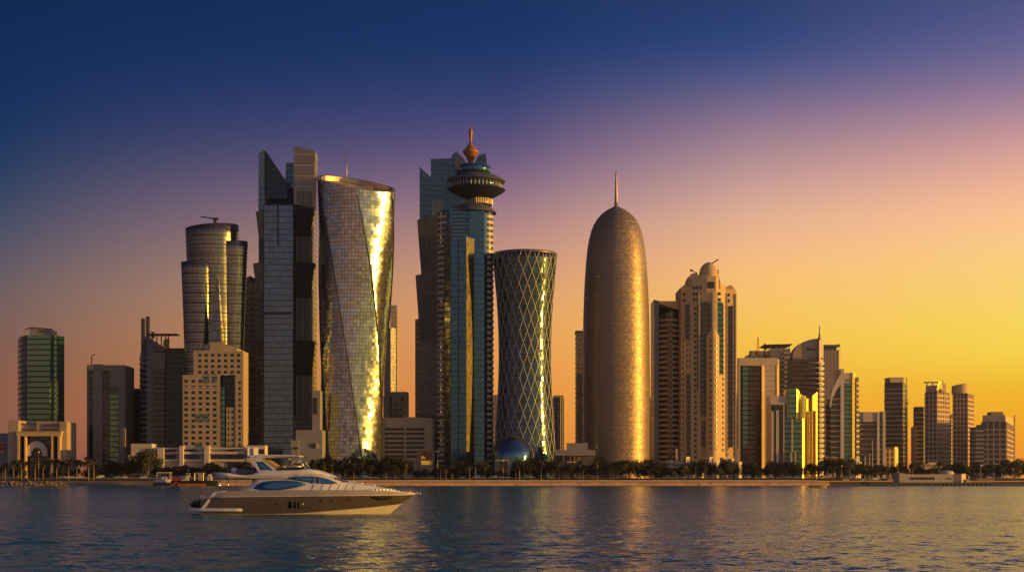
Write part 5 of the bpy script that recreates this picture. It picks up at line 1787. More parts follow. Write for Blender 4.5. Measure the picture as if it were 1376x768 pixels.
# deck house
HT = [(326, 657.8), (334, 650), (342, 643.2), (378, 642.4), (390, 639), (420, 637.4), (436, 638.2), (446, 641.2), (455, 645), (465, 647.8), (484, 650.2), (508, 654), (524, 656.6), (532, 658.6)]
HBB = [(326, 2.25), (400, 2.42), (430, 2.32), (450, 2.15), (470, 1.85), (490, 1.45), (512, .9), (532, .25)]
HBT = [(326, 2.2), (342, 2.12), (400, 2.28), (430, 2.0), (450, 1.7), (470, 1.4), (490, 1.05), (512, .6), (532, .12)]
HP_ = list(np.linspace(326, 532, 60))
mb = MB()
for p, q in zip(HP_[:-1], HP_[1:]):
    a = [(-itp(HBB, p), 659.4), (-itp(HBT, p) - .05, itp(HT, p) + .6), (-itp(HBT, p) + .12, itp(HT, p)), (itp(HBT, p) - .12, itp(HT, p)), (itp(HBT, p) + .05, itp(HT, p) + .6), (itp(HBB, p), 659.4)]
    c = [(-itp(HBB, q), 659.4), (-itp(HBT, q) - .05, itp(HT, q) + .6), (-itp(HBT, q) + .12, itp(HT, q)), (itp(HBT, q) - .12, itp(HT, q)), (itp(HBT, q) + .05, itp(HT, q) + .6), (itp(HBB, q), 659.4)]
    for i in range(5):
        mb.face([(yx(p), a[i][0], yz(a[i][1])), (yx(q), c[i][0], yz(c[i][1])), (yx(q), c[i + 1][0], yz(c[i + 1][1])), (yx(p), a[i + 1][0], yz(a[i + 1][1]))], None, i in (0, 4))
yb('deck_house', mb, 'gelcoat_white')
def house_side(p, y):
    t = (659.4 - y) / (659.4 - (itp(HT, p) + .6))
    return itp(HBB, p) + (itp(HBT, p) + .05 - itp(HBB, p)) * max(0, min(1.05, t))
def smoothpoly(pts, n=4):
    out = []
    m = len(pts)
    for i in range(m):
        p0, p1, p2, p3 = [Vector(pts[(i + j - 1) % m]) for j in range(4)]
        for t in range(n):
            t /= n
            out.append(.5 * ((2 * p1) + (-p0 + p2) * t + (2 * p0 - 5 * p1 + 4 * p2 - p3) * t * t + (-p0 + 3 * p1 - 3 * p2 + p3) * t ** 3))
    return [(v.x, v.y) for v in out]
def sidepanel(pts, off, side=house_side, mb=None, thick=.10, sides=(-1, 1)):
    mb = mb or MB()
    cxp = sum(p for p, y in pts) / len(pts); cyp = sum(y for p, y in pts) / len(pts)
    for s in sides:
        # grid-like fan: centre spine follows the curved side
        n = len(pts)
        ring = [(yx(p), s * (side(p, y) + off), yz(y)) for p, y in pts]
        inner = []
        for p, y in pts:
            p2, y2 = cxp + (p - cxp) * .5, cyp + (y - cyp) * .5
            inner.append((yx(p2), s * (side(p2, y2) + off), yz(y2)))
        c = (yx(cxp), s * (side(cxp, cyp) + off), yz(cyp))
        bk = [(x, y - s * thick, z) for x, y, z in ring]
        for i in range(n):
            j = (i + 1) % n
            for f in ([ring[i], ring[j], inner[j], inner[i]], [inner[i], inner[j], c], [ring[j], ring[i], bk[i], bk[j]]):
                mb.face(f if s < 0 else f[::-1], None, len(f) == 4 and f[2] in inner or len(f) == 3)
    return mb
lowwin = smoothpoly([(339.6, 655.4), (346, 649.4), (356, 646.2), (372, 645), (392, 645.6), (404, 647.4), (409.5, 650.2), (402, 653), (386, 656.4), (372, 658.2), (354, 658.4), (344, 657)])
for s_ in (1, -1): yb('side_window', sidepanel(lowwin, .035, sides=(s_,)), 'yacht_glass')
upwin = smoothpoly([(384.5, 641.8), (394, 639.8), (410, 639.2), (424, 639.8), (438, 642.6), (447, 646.2), (452, 649.2), (440, 649.8), (424, 648.8), (408, 646.6), (394, 644)])
for q_ in (1, -1):
  uw = yb('side_window', sidepanel(upwin, .035, sides=(q_,)), 'yacht_glass')
  mb = MB()
  for s in (q_,):
    for p in (420.2, 427.6):
        mb.bar((yx(p), s * (house_side(p, 648.8) + .045), yz(648.8)), (yx(p), s * (house_side(p, 640) + .045), yz(640)), .07)
  mb.multi('window_post', 'antifoul', uw)
mb = MB()
for s in (-1, 1):
    for i, p in enumerate((418, 430, 441, 452, 462, 472)):
        y0 = itp(HT, p) + (8 if p < 436 else 2.4)
        mb.bar((yx(p), s * (house_side(p, 657.4) + .02), yz(657.4)), (yx(p + 3), s * (house_side(p + 3, max(y0, 650)) + .02), yz(max(y0, 650.4))), .025)
yb('panel_seam', mb, 'canvas_grey')
mb = MB()
ws = [(441.5, 640.2), (447, 641.4), (456, 644.8), (463.5, 647.2)]
for s in (-1, 1):
    for a, c in zip(ws[:-1], ws[1:]):
        f = [(yx(a[0]), s * .1, yz(a[1]) + .05), (yx(c[0]), s * .1, yz(c[1]) + .05), (yx(c[0]), s * (itp(HBT, c[0]) - .14), yz(c[1]) + .05), (yx(a[0]), s * (itp(HBT, a[0]) - .14), yz(a[1]) + .05)]
        mb.face(f[::-1] if s < 0 else f)
        g = [(yx(a[0]), s * (itp(HBT, a[0]) - .1), yz(a[1] + .2) + .04), (yx(c[0]), s * (itp(HBT, c[0]) - .1), yz(c[1] + .2) + .04), (yx(c[0] - 1.5), s * (itp(HBT, c[0]) + .10), yz(c[1] + 1.6)), (yx(a[0] + 1), s * (itp(HBT, a[0]) + .10), yz(a[1] + 1.6))]
        mb.face(g if s < 0 else g[::-1])
yb('windscreen', mb, 'window_glass')
mb = MB()
for p0, p1 in ((466, 474), (475, 483), (490, 500)):
    for s in (-1, 1):
        w = itp(HBT, p1) * .8
        mb.hexa([(yx(p0), min(.05 * s, w * s), yz(itp(HT, p0)) + .16), (yx(p1), min(.05 * s, w * s), yz(itp(HT, p1)) + .16), (yx(p1), max(.05 * s, w * s), yz(itp(HT, p1)) + .16), (yx(p0), max(.05 * s, w * s), yz(itp(HT, p0)) + .16)],
                [(yx(p0), min(.05 * s, w * s), yz(itp(HT, p0)) - .1), (yx(p1), min(.05 * s, w * s), yz(itp(HT, p1)) - .1), (yx(p1), max(.05 * s, w * s), yz(itp(HT, p1)) - .1), (yx(p0), max(.05 * s, w * s), yz(itp(HT, p0)) - .1)])
mb.multi('sun_pad', 'cushion', yacht)
# flybridge coaming
FT = [(284.5, 634), (292, 634), (303, 634.8), (312, 636.2), (322, 637.6), (332, 637.6), (339, 636), (345, 633.4), (352, 632.2), (375, 631.4), (398, 630.8), (408, 629.8), (414, 629.6), (422, 631), (432, 634), (440, 637), (448, 641)]
FB = [(284.5, 635.4), (290, 639.5), (296, 642.2), (378, 642.6), (392, 639.4), (440, 639.4), (448, 642)]
FH = [(284.5, 1.9), (292, 2.4), (305, 2.6), (400, 2.5), (420, 2.3), (436, 1.95), (448, 1.55)]
FP = list(np.linspace(284.5, 448, 56))
mb = MB()
for p, q in zip(FP[:-1], FP[1:]):
    def sec(p):
        h, t, bt = itp(FH, p), itp(FT, p), itp(FB, p)
        return [(0, bt), (-h * .93, bt), (-h, bt - .35 * (bt - t)), (-h * .985, t + .2), (-h * .95, t), (h * .95, t), (h * .985, t + .2), (h, bt - .35 * (bt - t)), (h * .93, bt), (0, bt)]
    a, c = sec(p), sec(q)
    for i in range(9):
        mb.face([(yx(p), a[i][0], yz(a[i][1])), (yx(q), c[i][0], yz(c[i][1])), (yx(q), c[i + 1][0], yz(c[i + 1][1])), (yx(p), a[i + 1][0], yz(a[i + 1][1]))], None, i in (2, 6))
yb('flybridge', mb, 'gelcoat_white')
mb = MB()
mb.hexa([(yx(371), -1.9, yz(628.4)), (yx(405), -1.8, yz(626.6)), (yx(405), 1.8, yz(626.6)), (yx(371), 1.9, yz(628.4))], [(yx(371), -2.2, yz(631.8)), (yx(412), -2.1, yz(630)), (yx(412), 2.1, yz(630)), (yx(371), 2.2, yz(631.8))])
yb('flybridge_screen', mb, 'window_glass')
mb = MB()
for p, w in ((377, 5), (384.5, 6), (394, 4)):
    mb.prism([(yx(p), -1.5), (yx(p + w), -1.5), (yx(p + w), 1.5), (yx(p), 1.5)], yz(630), yz(624.8))
mb.multi('seat', 'cushion', yacht)
# hard top
HTP = [(327.5, 612.6, 614.4), (333, 610.8, 614.9), (345, 610.2, 615), (365, 610.1, 613.9), (385, 610.3, 613.6), (400, 611.2, 613.6), (406, 612.2, 613.2)]
mb = MB()
for a, c in zip(HTP[:-1], HTP[1:]):
    def sec2(v, w):
        return [(-w, (v[1] + v[2]) / 2), (-w * .93, v[1]), (w * .93, v[1]), (w, (v[1] + v[2]) / 2), (w * .93, v[2]), (-w * .93, v[2])]
    wa, wc = (1.5 if a[0] < 330 else 2.05), (1.5 if c[0] > 405 else 2.05)
    A, B = sec2(a, wa), sec2(c, wc)
    for i in range(6):
        j = (i + 1) % 6
        mb.face([(yx(a[0]), A[i][0], yz(A[i][1])), (yx(c[0]), B[i][0], yz(B[i][1])), (yx(c[0]), B[j][0], yz(B[j][1])), (yx(a[0]), A[j][0], yz(A[j][1]))])
yb('hardtop', mb, 'gelcoat_white')
flat = lambda w: (lambda p, y: w + (y - 612) * .010)
for s in (-1, 1):
    mb = MB()
    for q in ([(333.5, 614.4), (339, 614.6), (346.6, 631), (344.5, 633)], [(339, 614.6), (345.5, 614.4), (352.5, 620), (340, 619.2)], [(345.5, 614.4), (348.5, 615), (371.5, 632.4), (366, 632.2)], [(344.5, 633), (346.6, 631), (367, 631.4), (371.5, 632.6)]):
        fr = [(yx(p), s * 2.08, yz(y)) for p, y in q]; bk = [(yx(p), s * 1.90, yz(y)) for p, y in q]
        mb.face(fr); mb.face(bk[::-1])
        for i in range(4):
            j = (i + 1) % 4
            mb.face([fr[i], fr[j], bk[j], bk[i]])
    ar = yb('radar_arch', mb, 'gelcoat_white')
    yb('arch_window', sidepanel([(340.6, 619.6), (348, 619.8), (353, 622), (366, 631.3), (347, 631)], 0, lambda p, y: 2.03, None, .08, (s,)), 'yacht_glass', ar)
mb = MB()
mb.hexa([(yx(343), -1.7, yz(615)), (yx(352), -1.7, yz(615)), (yx(352), 1.7, yz(615)), (yx(343), 1.7, yz(615))], [(yx(366), -1.7, yz(632)), (yx(378), -1.7, yz(632)), (yx(378), 1.7, yz(632)), (yx(366), 1.7, yz(632))])
yb('canvas_curtain', mb, 'canvas_tan')
mb = MB()
for s in (-1, 1):
    for p, q in (((377, 626), (388, 614)), ((388, 627), (394, 616)), ((394, 616), (397, 613.8)), ((400.5, 614), (404, 626)), ((397.5, 614), (408, 628))):
        mb.bar((yx(p[0]), s * 1.8, yz(p[1])), (yx(q[0]), s * 1.75, yz(q[1])), .035, None, 6)
mb.multi('strut', 'chrome', yacht)
mb = MB()
for s in (-1, 1):
    for p, yt, ybm in ((293.8, 642, 661), (305.6, 643, 659)):
        mb.bar((yx(p), s * 2.35, yz(ybm)), (yx(p), s * 2.35, yz(yt)), .05, None, 6)
mb.multi('stanchion', 'chrome', yacht)
mb = MB()
mb.prism([(yx(286), -2.4), (yx(298), -2.5), (yx(298), 2.5), (yx(286), 2.4)], yz(663), yz(660.2), True, True)
mb.prism([(yx(291), -2.2), (yx(301), -2.2), (yx(301), 2.2), (yx(291), 2.2)], yz(662), yz(658.8), True, True)
mb.multi('cockpit_seat', 'gelcoat_white', yacht)
yb('cockpit_door', MB().prism([(yx(336), -1.6), (yx(337.5), -1.6), (yx(337.5), 1.6), (yx(336), 1.6)], yz(658), yz(644.5)), 'window_glass')
def hull_side(p, y):
    st = station(p)
    for (h0, y0), (h1, y1) in zip(st[:-1], st[1:]):
        if y1 <= y <= y0:
            return h0 + (h1 - h0) * (y0 - y) / (y0 - y1)
    return st[-1][0]
ov = lambda cx_, cy_, rx, ry, n=14: [(cx_ + rx * math.cos(2 * math.pi * i / n), cy_ + ry * math.sin(2 * math.pi * i / n)) for i in range(n)]
for p, y in ((374.6, 675.8), (433.2, 672.6), (446.4, 672.4), (469.8, 670.6)):
  for s in (-1, 1):
        ph = yb('porthole', sidepanel(ov(p, y, 1.45, 1.35), .035, hull_side, sides=(s,)), 'window_glass')
        mb = MB()
        mb.tube([(yx(a), s * (hull_side(a, c) + .04), yz(c)) for a, c in ov(p, y, 1.6, 1.5)] + [(yx(p + 1.6), s * (hull_side(p + 1.6, y) + .04), yz(y))], .03, 5)
        yb('rim', mb, 'hull_bronze', ph)
vf = yb('hull_window', sidepanel([(387.6, 673.4), (397.5, 673.2), (407.4, 673), (407.4, 677.5), (407.4, 682.4), (397.5, 682.4), (387.6, 682.4), (387.6, 678)], .03, hull_side), 'window_glass')
mb = MB()
for s in (-1, 1):
    for p in (392.6, 397.6, 402.6):
        mb.bar((yx(p), s * (hull_side(p, 682.2) + .045), yz(682.2)), (yx(p), s * (hull_side(p, 673.4) + .045), yz(673.4)), .05)
mb.multi('bar', 'antifoul', vf)
pk = yb('anchor_pocket', sidepanel(smoothpoly([(496, 667.4), (506, 667), (520, 666.4), (528, 666.2), (524, 669.4), (514, 671.6), (505, 671.2)], 3), .03, hull_side), 'antifoul')
mb = MB()
for s in (-1, 1):
    mb.bar((yx(508.5), s * (hull_side(508.5, 670.5) + .08), yz(670.8)), (yx(508.5), s * (hull_side(508.5, 668.6) + .08), yz(668.6)), .05)
yb('fairlead', mb, 'chrome', pk)
mb = MB()
for s in (-1, 1):
    pts = []
    for p in np.linspace(500, 552, 12):
        a = station(p)[5]
        t = (p - 500) / 52
        z = yz(a[1]) + .08 + .20 * math.sin(math.pi * min(1, t * 1.4))
        pts.append((yx(p), s * a[0] * .93, z))
        mb.bar((yx(p), s * a[0] * .93, yz(a[1]) - .1), (yx(p), s * a[0] * .93, z), .022)
    mb.tube(pts, .028, 5)
for p in (536, 541, 545, 549):
    mb.box(yx(p), yx(p + 1.2), -.3, .3, yz(661), yz(658.6))
yb('bow_rail', mb, 'chrome')
mb = MB()
mb.bar((yx(551), 0, yz(662.4)), (yx(560), 0, yz(662.8)), .10)
mb.tube([(yx(558), 0, yz(661.2)), (yx(561.5), 0, yz(662.2)), (yx(562), 0, yz(664)), (yx(559), 0, yz(665))], [.08, .14, .12, .05])
yb('anchor', mb, 'chrome')
mb = MB()
mb.lathe([(.30, yz(634)), (.36, yz(632)), (.36, yz(629.5)), (.28, yz(627.6)), (.1, yz(626.9))], yx(307.5), 0, 16)
yb('satellite_dome', mb, 'gelcoat_white')
# covered dinghy on the flybridge, jet ski on the platform: things of their own
dg = empty('covered_dinghy', (YX + yx(330), YC, yz(637.4)), 'grey canvas covered dinghy lying on the aft flybridge of the yacht', 'dinghy')
mb = MB()
rings = []
for t in np.linspace(0, 1, 12):
    p = 312.5 + 34 * t
    w = .85 * (1 - abs(2 * t - .9) ** 4 * .55) if t < .98 else .3
    h = (.34 + .12 * math.sin(math.pi * t)) * (1.25 if t < .12 else 1)
    rings.append([(yx(p) - yx(330), w * math.cos(a), .26 + h * .9 * math.sin(a) + .12 * t) for a in np.linspace(0, 2 * math.pi, 17)[:-1]])
mb.loft(rings, True, True, True, True)
hd = mb.obj('cover', 'canvas_grey', dg)
mb = MB()
for t in (.25, .55, .8):
    r = rings[int(t * 11)]
    mb.tube([(x, y * 1.03, .30 + (z - .30) * 1.05) for x, y, z in r], .03, 5)
mb.obj('lashing', 'antifoul', dg)
js = empty('jet_ski', (YX + yx(261), YC - 1.2, yz(682.4)), 'dark covered jet ski parked on the stern swim platform of the yacht', 'jet ski')
mb = MB()
rings = []
for t, w, z0, z1 in ((0, .2, .25, .42), (.12, .46, .08, .62), (.3, .54, .02, .72), (.5, .55, .02, .78), (.7, .5, .04, .66), (.88, .38, .12, .52), (1, .1, .30, .40)):
    x = -.75 + 1.55 * t
    rings.append([(x, w * math.cos(a), (z0 + z1) / 2 + (z1 - z0) / 2 * math.sin(a)) for a in np.linspace(0, 2 * math.pi, 15)[:-1]])
mb.loft(rings, True, True, True, True)
mb.obj('hull', 'metal_dark', js)
MB().hexa([(-.45, -.2, .86), (.1, -.2, .84), (.1, .2, .84), (-.45, .2, .86)], [(-.55, -.3, .66), (.2, -.3, .66), (.2, .3, .66), (-.55, .3, .66)]).obj('seat_cover', 'canvas_grey', js)
MB().bar((.22, -.42, .92), (.22, .42, .92), .04).bar((.3, 0, .7), (.22, 0, .92), .06).obj('handlebar', 'metal_dark', js)

# ================================================================== SMALLER CRAFT AND THE PIER
def boat_hull(L, W, H, sheer=.25, n=14, z0=-.3):
    """pointed at +x"""
    st = []
    for i in range(n):
        t = i / (n - 1)
        w = W / 2 * (1 - max(0, (t - .5) / .5) ** 2.2) * (.92 + .08 * min(1, t * 4))
        z = H * (1 + sheer * max(0, t - .4))
        st.append((-L / 2 + L * t, max(w, .02), z))
    mb = MB()
    for a, c in zip(st[:-1], st[1:]):
        for s in (-1, 1):
            f = [(a[0] * .96, s * a[1] * .7, z0), (c[0] * .96, s * c[1] * .7, z0), (c[0], s * c[1], c[2]), (a[0], s * a[1], a[2])]
            mb.face(f if s < 0 else f[::-1], None, True)
        mb.face([(a[0], -a[1], a[2] - .05), (c[0], -c[1], c[2] - .05), (c[0], c[1], c[2] - .05), (a[0], a[1], a[2] - .05)])
    a = st[0]
    mb.face([(a[0] * .96, a[1] * .7, z0), (a[0] * .96, -a[1] * .7, z0), (a[0], -a[1], a[2]), (a[0], a[1], a[2])])
    return mb, st
P0 = at(1100, 655, 690)
sb = empty('yellow_speedboat', (P0.x, 690, 0), 'bright yellow speedboat low on the water right of centre, before the trees', 'speedboat')
sb.rotation_euler = (0, 0, R(-18))
h, st = boat_hull(7.6, 2.3, .95, .25)
h.obj('hull', 'paint_yellow', sb)
MB().hexa([(.2, -.75, 1.5), (.9, -.6, 1.1), (.9, .6, 1.1), (.2, .75, 1.5)], [(.4, -.85, .95), (1.5, -.7, 1.0), (1.5, .7, 1.0), (.4, .85, .95)]).obj('windscreen', 'window_glass', sb)
MB().box(-2.4, -1.4, -.8, .8, .8, 1.25).box(-.8, .1, -.7, -.1, .8, 1.35).multi('seat', 'paint_yellow', sb)
MB().box(-4.2, -3.6, -.3, .3, -.2, 1.2).obj('outboard_motor', 'metal_dark', sb)

P0 = at(262, 650, 985)
wb = empty('work_boat', (P0.x, 985, 0), 'red and black hulled work boat moored along the shore behind the yacht stern', 'boat')
h, st = boat_hull(31, 6.5, 3.3, .12, 16, -.4)
h.obj('hull', 'metal_dark', wb)
MB().prism([(-14.6, -3.32), (-12.0, -3.4), (8, -3.4), (8, -3.2), (-14.6, -3.0)], -.3, 1.5).obj('boot_top', 'hull_orange', wb)
MB().box(-14.8, -9.2, -2.9, 2.6, 3.25, 6.0).box(-13.2, -10.6, -3.4, -3.0, -.2, 2.6).obj('red_cabin', 'hull_red', wb)
c_ = MB().box(-8.4, -3.9, -2.4, 2.4, 3.25, 5.6).box(-5.6, -3.0, -1.8, 1.8, 5.62, 8.4).obj('wheelhouse', 'stone_pale', wb)
MB().box(-8.0, -6.2, -2.46, -2.38, 4.2, 5.2).box(-5.2, -3.4, -1.86, -1.78, 7.0, 8.0).obj('window', 'window_glass', c_)
MB().hexa([(-.6, -2.4, 8.7), (6.4, -2.4, 8.7), (6.4, 2.4, 8.7), (-.6, 2.4, 8.7)], [(-.2, -2.2, 7.9), (6.0, -2.2, 7.9), (6.0, 2.2, 7.9), (-.2, 2.2, 7.9)]).hexa([(2.2, -2, 7.95), (5.6, -2, 7.95), (5.6, 2, 7.95), (2.2, 2, 7.95)], [(2.8, -2, 3.3), (4.6, -2, 3.3), (4.6, 2, 3.3), (2.8, 2, 3.3)]).obj('deck_awning', 'stone_beige', wb)
MB().bar((.2, -1.8, 3.2), (.2, -1.8, 8)  , .12).bar((6, -1.8, 3.2), (6, -1.8, 8), .12).tube([(-4.4, 0, 8.4), (-4.4, 0, 12.5)], .12).multi('post', 'metal_grey', wb)
MB().box(8.2, 11.2, -1.6, 1.6, 3.3, 6.0).box(8.8, 10.6, -1.2, 1.2, 6.02, 7.8).obj('bow_cabin', 'stone_cream', wb)

P0 = at(219, 645, 994)
pb = empty('pontoon_boat', (P0.x, 994, 0), 'white canopied pontoon boat beached beside the red work boat', 'boat')
h, st = boat_hull(11.5, 3.4, 4.2, .0, 10, 2.2)
h.obj('hull', 'gelcoat_white', pb)
MB().hexa([(-3.4, -1.8, 9.0), (5.4, -1.8, 9.0), (5.4, 1.8, 9.0), (-3.4, 1.8, 9.0)], [(-4.0, -1.9, 8.4), (5.6, -1.9, 8.4), (5.6, 1.9, 8.4), (-4.0, 1.9, 8.4)]).obj('canopy', 'stone_pale', pb)
m = MB()
for x, y in ((-3.6, -1.6), (5, -1.6), (-3.6, 1.6), (5, 1.6)):
    m.bar((x - (.9 if x < 0 else 0), y, 4), (x, y, 8.5), .14)
m.multi('canopy_post', 'stone_pale', pb)
MB().box(-.8, 2.4, -1, 1, 4.2, 5.9).obj('seat', 'cushion', pb)
m = MB()
m.box(-6.5, 6.2, -1.5, 1.5, -.5, 2.25)
m.obj('cradle', 'concrete_dark', pb)

# pier with the white prow-shaped restaurant
PD = 930.0
P0 = at(1254, 650, PD)
pr = empty('pier', (P0.x, PD, 0), 'dark low pier reaching out below the white prow shaped building', 'pier')
k = PD / F
LX = lambda p: (p - 1254) * k
MB().box(LX(1168), LX(1340), 0, 22, 1.3, 2.3).obj('deck', 'concrete_dark', pr)
m = MB()
for i in range(30):
    for y in (1.0, 11, 21):
        x = LX(1170) + (LX(1338) - LX(1170)) * i / 29
        m.tube([(x, y, -.9), (x, y, 1.32)], .35, 7)
m.multi('pile', 'concrete_dark', pr)
m = MB()
for x in np.linspace(LX(1300), LX(1339), 22):
    m.bar((x, .3, 2.3), (x, .3, 3.3), .06)
m.bar((LX(1300), .3, 3.3), (LX(1339), .3, 3.3), .06)
m.obj('railing', 'metal_tan', pr)
b = Bld('prow_restaurant', 'low cream building with a raised prow, a long dark window and a round dome', 1254, PD + 3, 'building', None, 2.3)
m = MB()
tops = [(1208.5, 634), (1212, 635.4), (1217, 636.2), (1226, 636.8), (1240, 636.8), (1281, 636.4)]
for (p, y), (q, y2) in zip(tops[:-1], tops[1:]):
    poly = b.rect(p, q, 0, 15)
    m.prism(poly, 0, [b.z(y), b.z(y2), b.z(y2), b.z(y)], True, False)
b.part('wall', m, 'stone_cream')
b.part('end_block', MB().prism(b.foot(1280.6, 1292, 1298, 40, .4), 0, b.z(636.0)), 'stone_cream')
b.part('long_window', MB().prism(b.rect(1223, 1256, -.12, .1), b.z(644), b.z(640.6), True, True), 'window_glass')
mb = MB()
for i in range(9):
    mb.prism(b.rect(1223 + i * 4.05, 1223.5 + i * 4.05, -.2, -.125), b.z(644), b.z(640.6), True, True)
b.part('mullion', mb, 'stone_brown')
K = (b.D + 7) / F
b.part('dome', MB().lathe([(10.2 * K, b.z(637, 7)), (10.2 * K, b.z(635.4, 7)), (9.4 * K, b.z(633.4, 7)), (7 * K, b.z(632.2, 7)), (3.5 * K, b.z(631.6, 7)), (.5 * K, b.z(631.4, 7))], b.x(1271.5, 7), 7, 32), 'stone_cream')
b.part('service_box', MB().prism(b.rect(1298.4, 1304, 2, 6), 0, b.z(643.5)), 'stone_pale')
b.part('lettering', glyphs(b.x(1272), b.x(1280), b.z(643.4), b.z(641.4), -.2, 41, 7), 'stone_brown')
b = Bld('pier_kiosk', 'small open kiosk with a tan roof near the outer end of the pier', 1325, PD + 4, 'kiosk', None, 2.3)
b.part('roof', MB().prism(b.rect(1313.5, 1336, 0, 6), b.z(644.4), b.z(643.2), True, True), 'stone_tan')
m = MB()
for p in np.linspace(1314.5, 1334.5, 7):
    m.prism(b.rect(p, p + .7, .3, .7), 0, b.z(644.4)); m.prism(b.rect(p, p + .7, 5.2, 5.6), 0, b.z(644.4))
b.parts('post', m, 'stone_cream')
b.part('counter', MB().prism(b.rect(1316, 1333, 2, 4), 0, b.z(648)), 'stone_tan')

# ================================================================== FRAME SIGN, LAMPS
b = Bld('billboard_frame', 'tall bronze portal frame holding a golden lit panel, right of the strip window office', 571, 1044, 'billboard')
m = MB()
m.prism(b.rect(559.5, 561.8, 0, 1.2), 0, b.z(605.8)); m.prism(b.rect(563.0, 565.2, 0, 1.2), 0, b.z(605.8)); m.prism(b.rect(581.2, 582.4, 0, 1.2), b.z(625), b.z(605.8))
m.prism(b.rect(559, 582.6, -.1, 1.4), b.z(605.7), b.z(604.6), True, True)
b.part('frame', m, 'cladding_bronze')
b.part('panel', MB().prism(b.rect(565.4, 581, .3, .9), b.z(618), b.z(606), True, True), 'glass_brown')
b.part('gold_panel', MB().hexa([(b.x(566), .2, b.z(612)), (b.x(581), .8, b.z(612)), (b.x(581), .98, b.z(612)), (b.x(566), .5, b.z(612))], [(b.x(566), .0, b.z(616)), (b.x(581), .8, b.z(616)), (b.x(581), .98, b.z(616)), (b.x(566), .4, b.z(616))]).prism([(b.x(566), -.8), (b.x(581), .9), (b.x(581), 1.2), (b.x(566), -.4)], b.z(624), b.z(618.4)), 'gold_sun_clad')

def lamp_mesh(h, kind):
    post = MB().tube([(0, 0, 0), (0, 0, h * .5), (0, 0, h)], [.16, .12, .09], 8)
    if kind == 'mast':
        head = MB().box(-1.3, 1.3, -.25, .25, h - .1, h + .35).box(-1.3, -.6, -.4, .4, h + .36, h + 1.0).box(.6, 1.3, -.4, .4, h + .36, h + 1.0)
    elif kind == 'globe':
        head = MB().lathe([(.1, h), (.45, h + .25), (.55, h + .6), (.4, h + 1.0), (.05, h + 1.2)], 0, 0, 14)
    else:
        head = MB().bar((0, 0, h), (1.6, 0, h + .3), .08).box(1.2, 2.2, -.2, .2, h + .22, h + .42)
    return post, head
def lamp(px, ytop, D, z0, kind, label, mat='metal_grey'):
    P = at(px, 600, D)
    ztop = EYE + (HOR - ytop) * D / F
    o = empty('street_lamp', (P.x, D, z0), label, 'street lamp', 'lamp posts along the shore')
    p, hd = lamp_mesh(ztop - z0 - (1 if kind != 'arm' else .4), kind)
    p.obj('post', mat, o)
    hd.obj('lamp_head', 'lamp_globe' if kind == 'globe' else 'metal_grey', o)
lamp(588, 605, 1016, 4.0, 'mast', 'tall twin headed floodlight mast in front of the saucer tower')
lamp(52, 606, 1009, 3.3, 'globe', 'pale post with white globe standing before the white gateway arch', 'metal_tan')
lamp(200, 621, 1008, 3.3, 'arm', 'grey shore lamp left of the white pontoon boat')
lamp(676, 617.5, 1012, 3.4, 'globe', 'lamp with white globe in front of the small lit kiosk')
lamp(639, 622, 1014, 3.6, 'arm', 'thin lamp post at the foot of the saucer tower')
lamp(760, 623, 1014, 3.6, 'arm', 'thin lamp post in front of the low grey hall')
lamp(935, 625, 1014, 3.6, 'arm', 'thin lamp post below the domed stone tower')
lamp(1112, 627, 1010, 3.3, 'arm', 'leftmost lamp post of the three under the curved shoulder tower')
lamp(1121.5, 627, 1010, 3.3, 'arm', 'middle lamp post of the three under the curved shoulder tower')
lamp(1131, 625, 1011, 3.3, 'globe', 'globe lamp, rightmost of three posts under the curved shoulder tower')
lamp(1318, 624.5, 960, 2.4, 'globe', 'white globe lamp rising behind the small pier kiosk', 'stone_pale')
lamp(1346, 631, 1006, 3.0, 'arm', 'short lamp post left of the last one, near the right edge')
lamp(1361, 629, 1008, 3.3, 'globe', 'globe lamp post nearest the right edge', 'metal_tan')

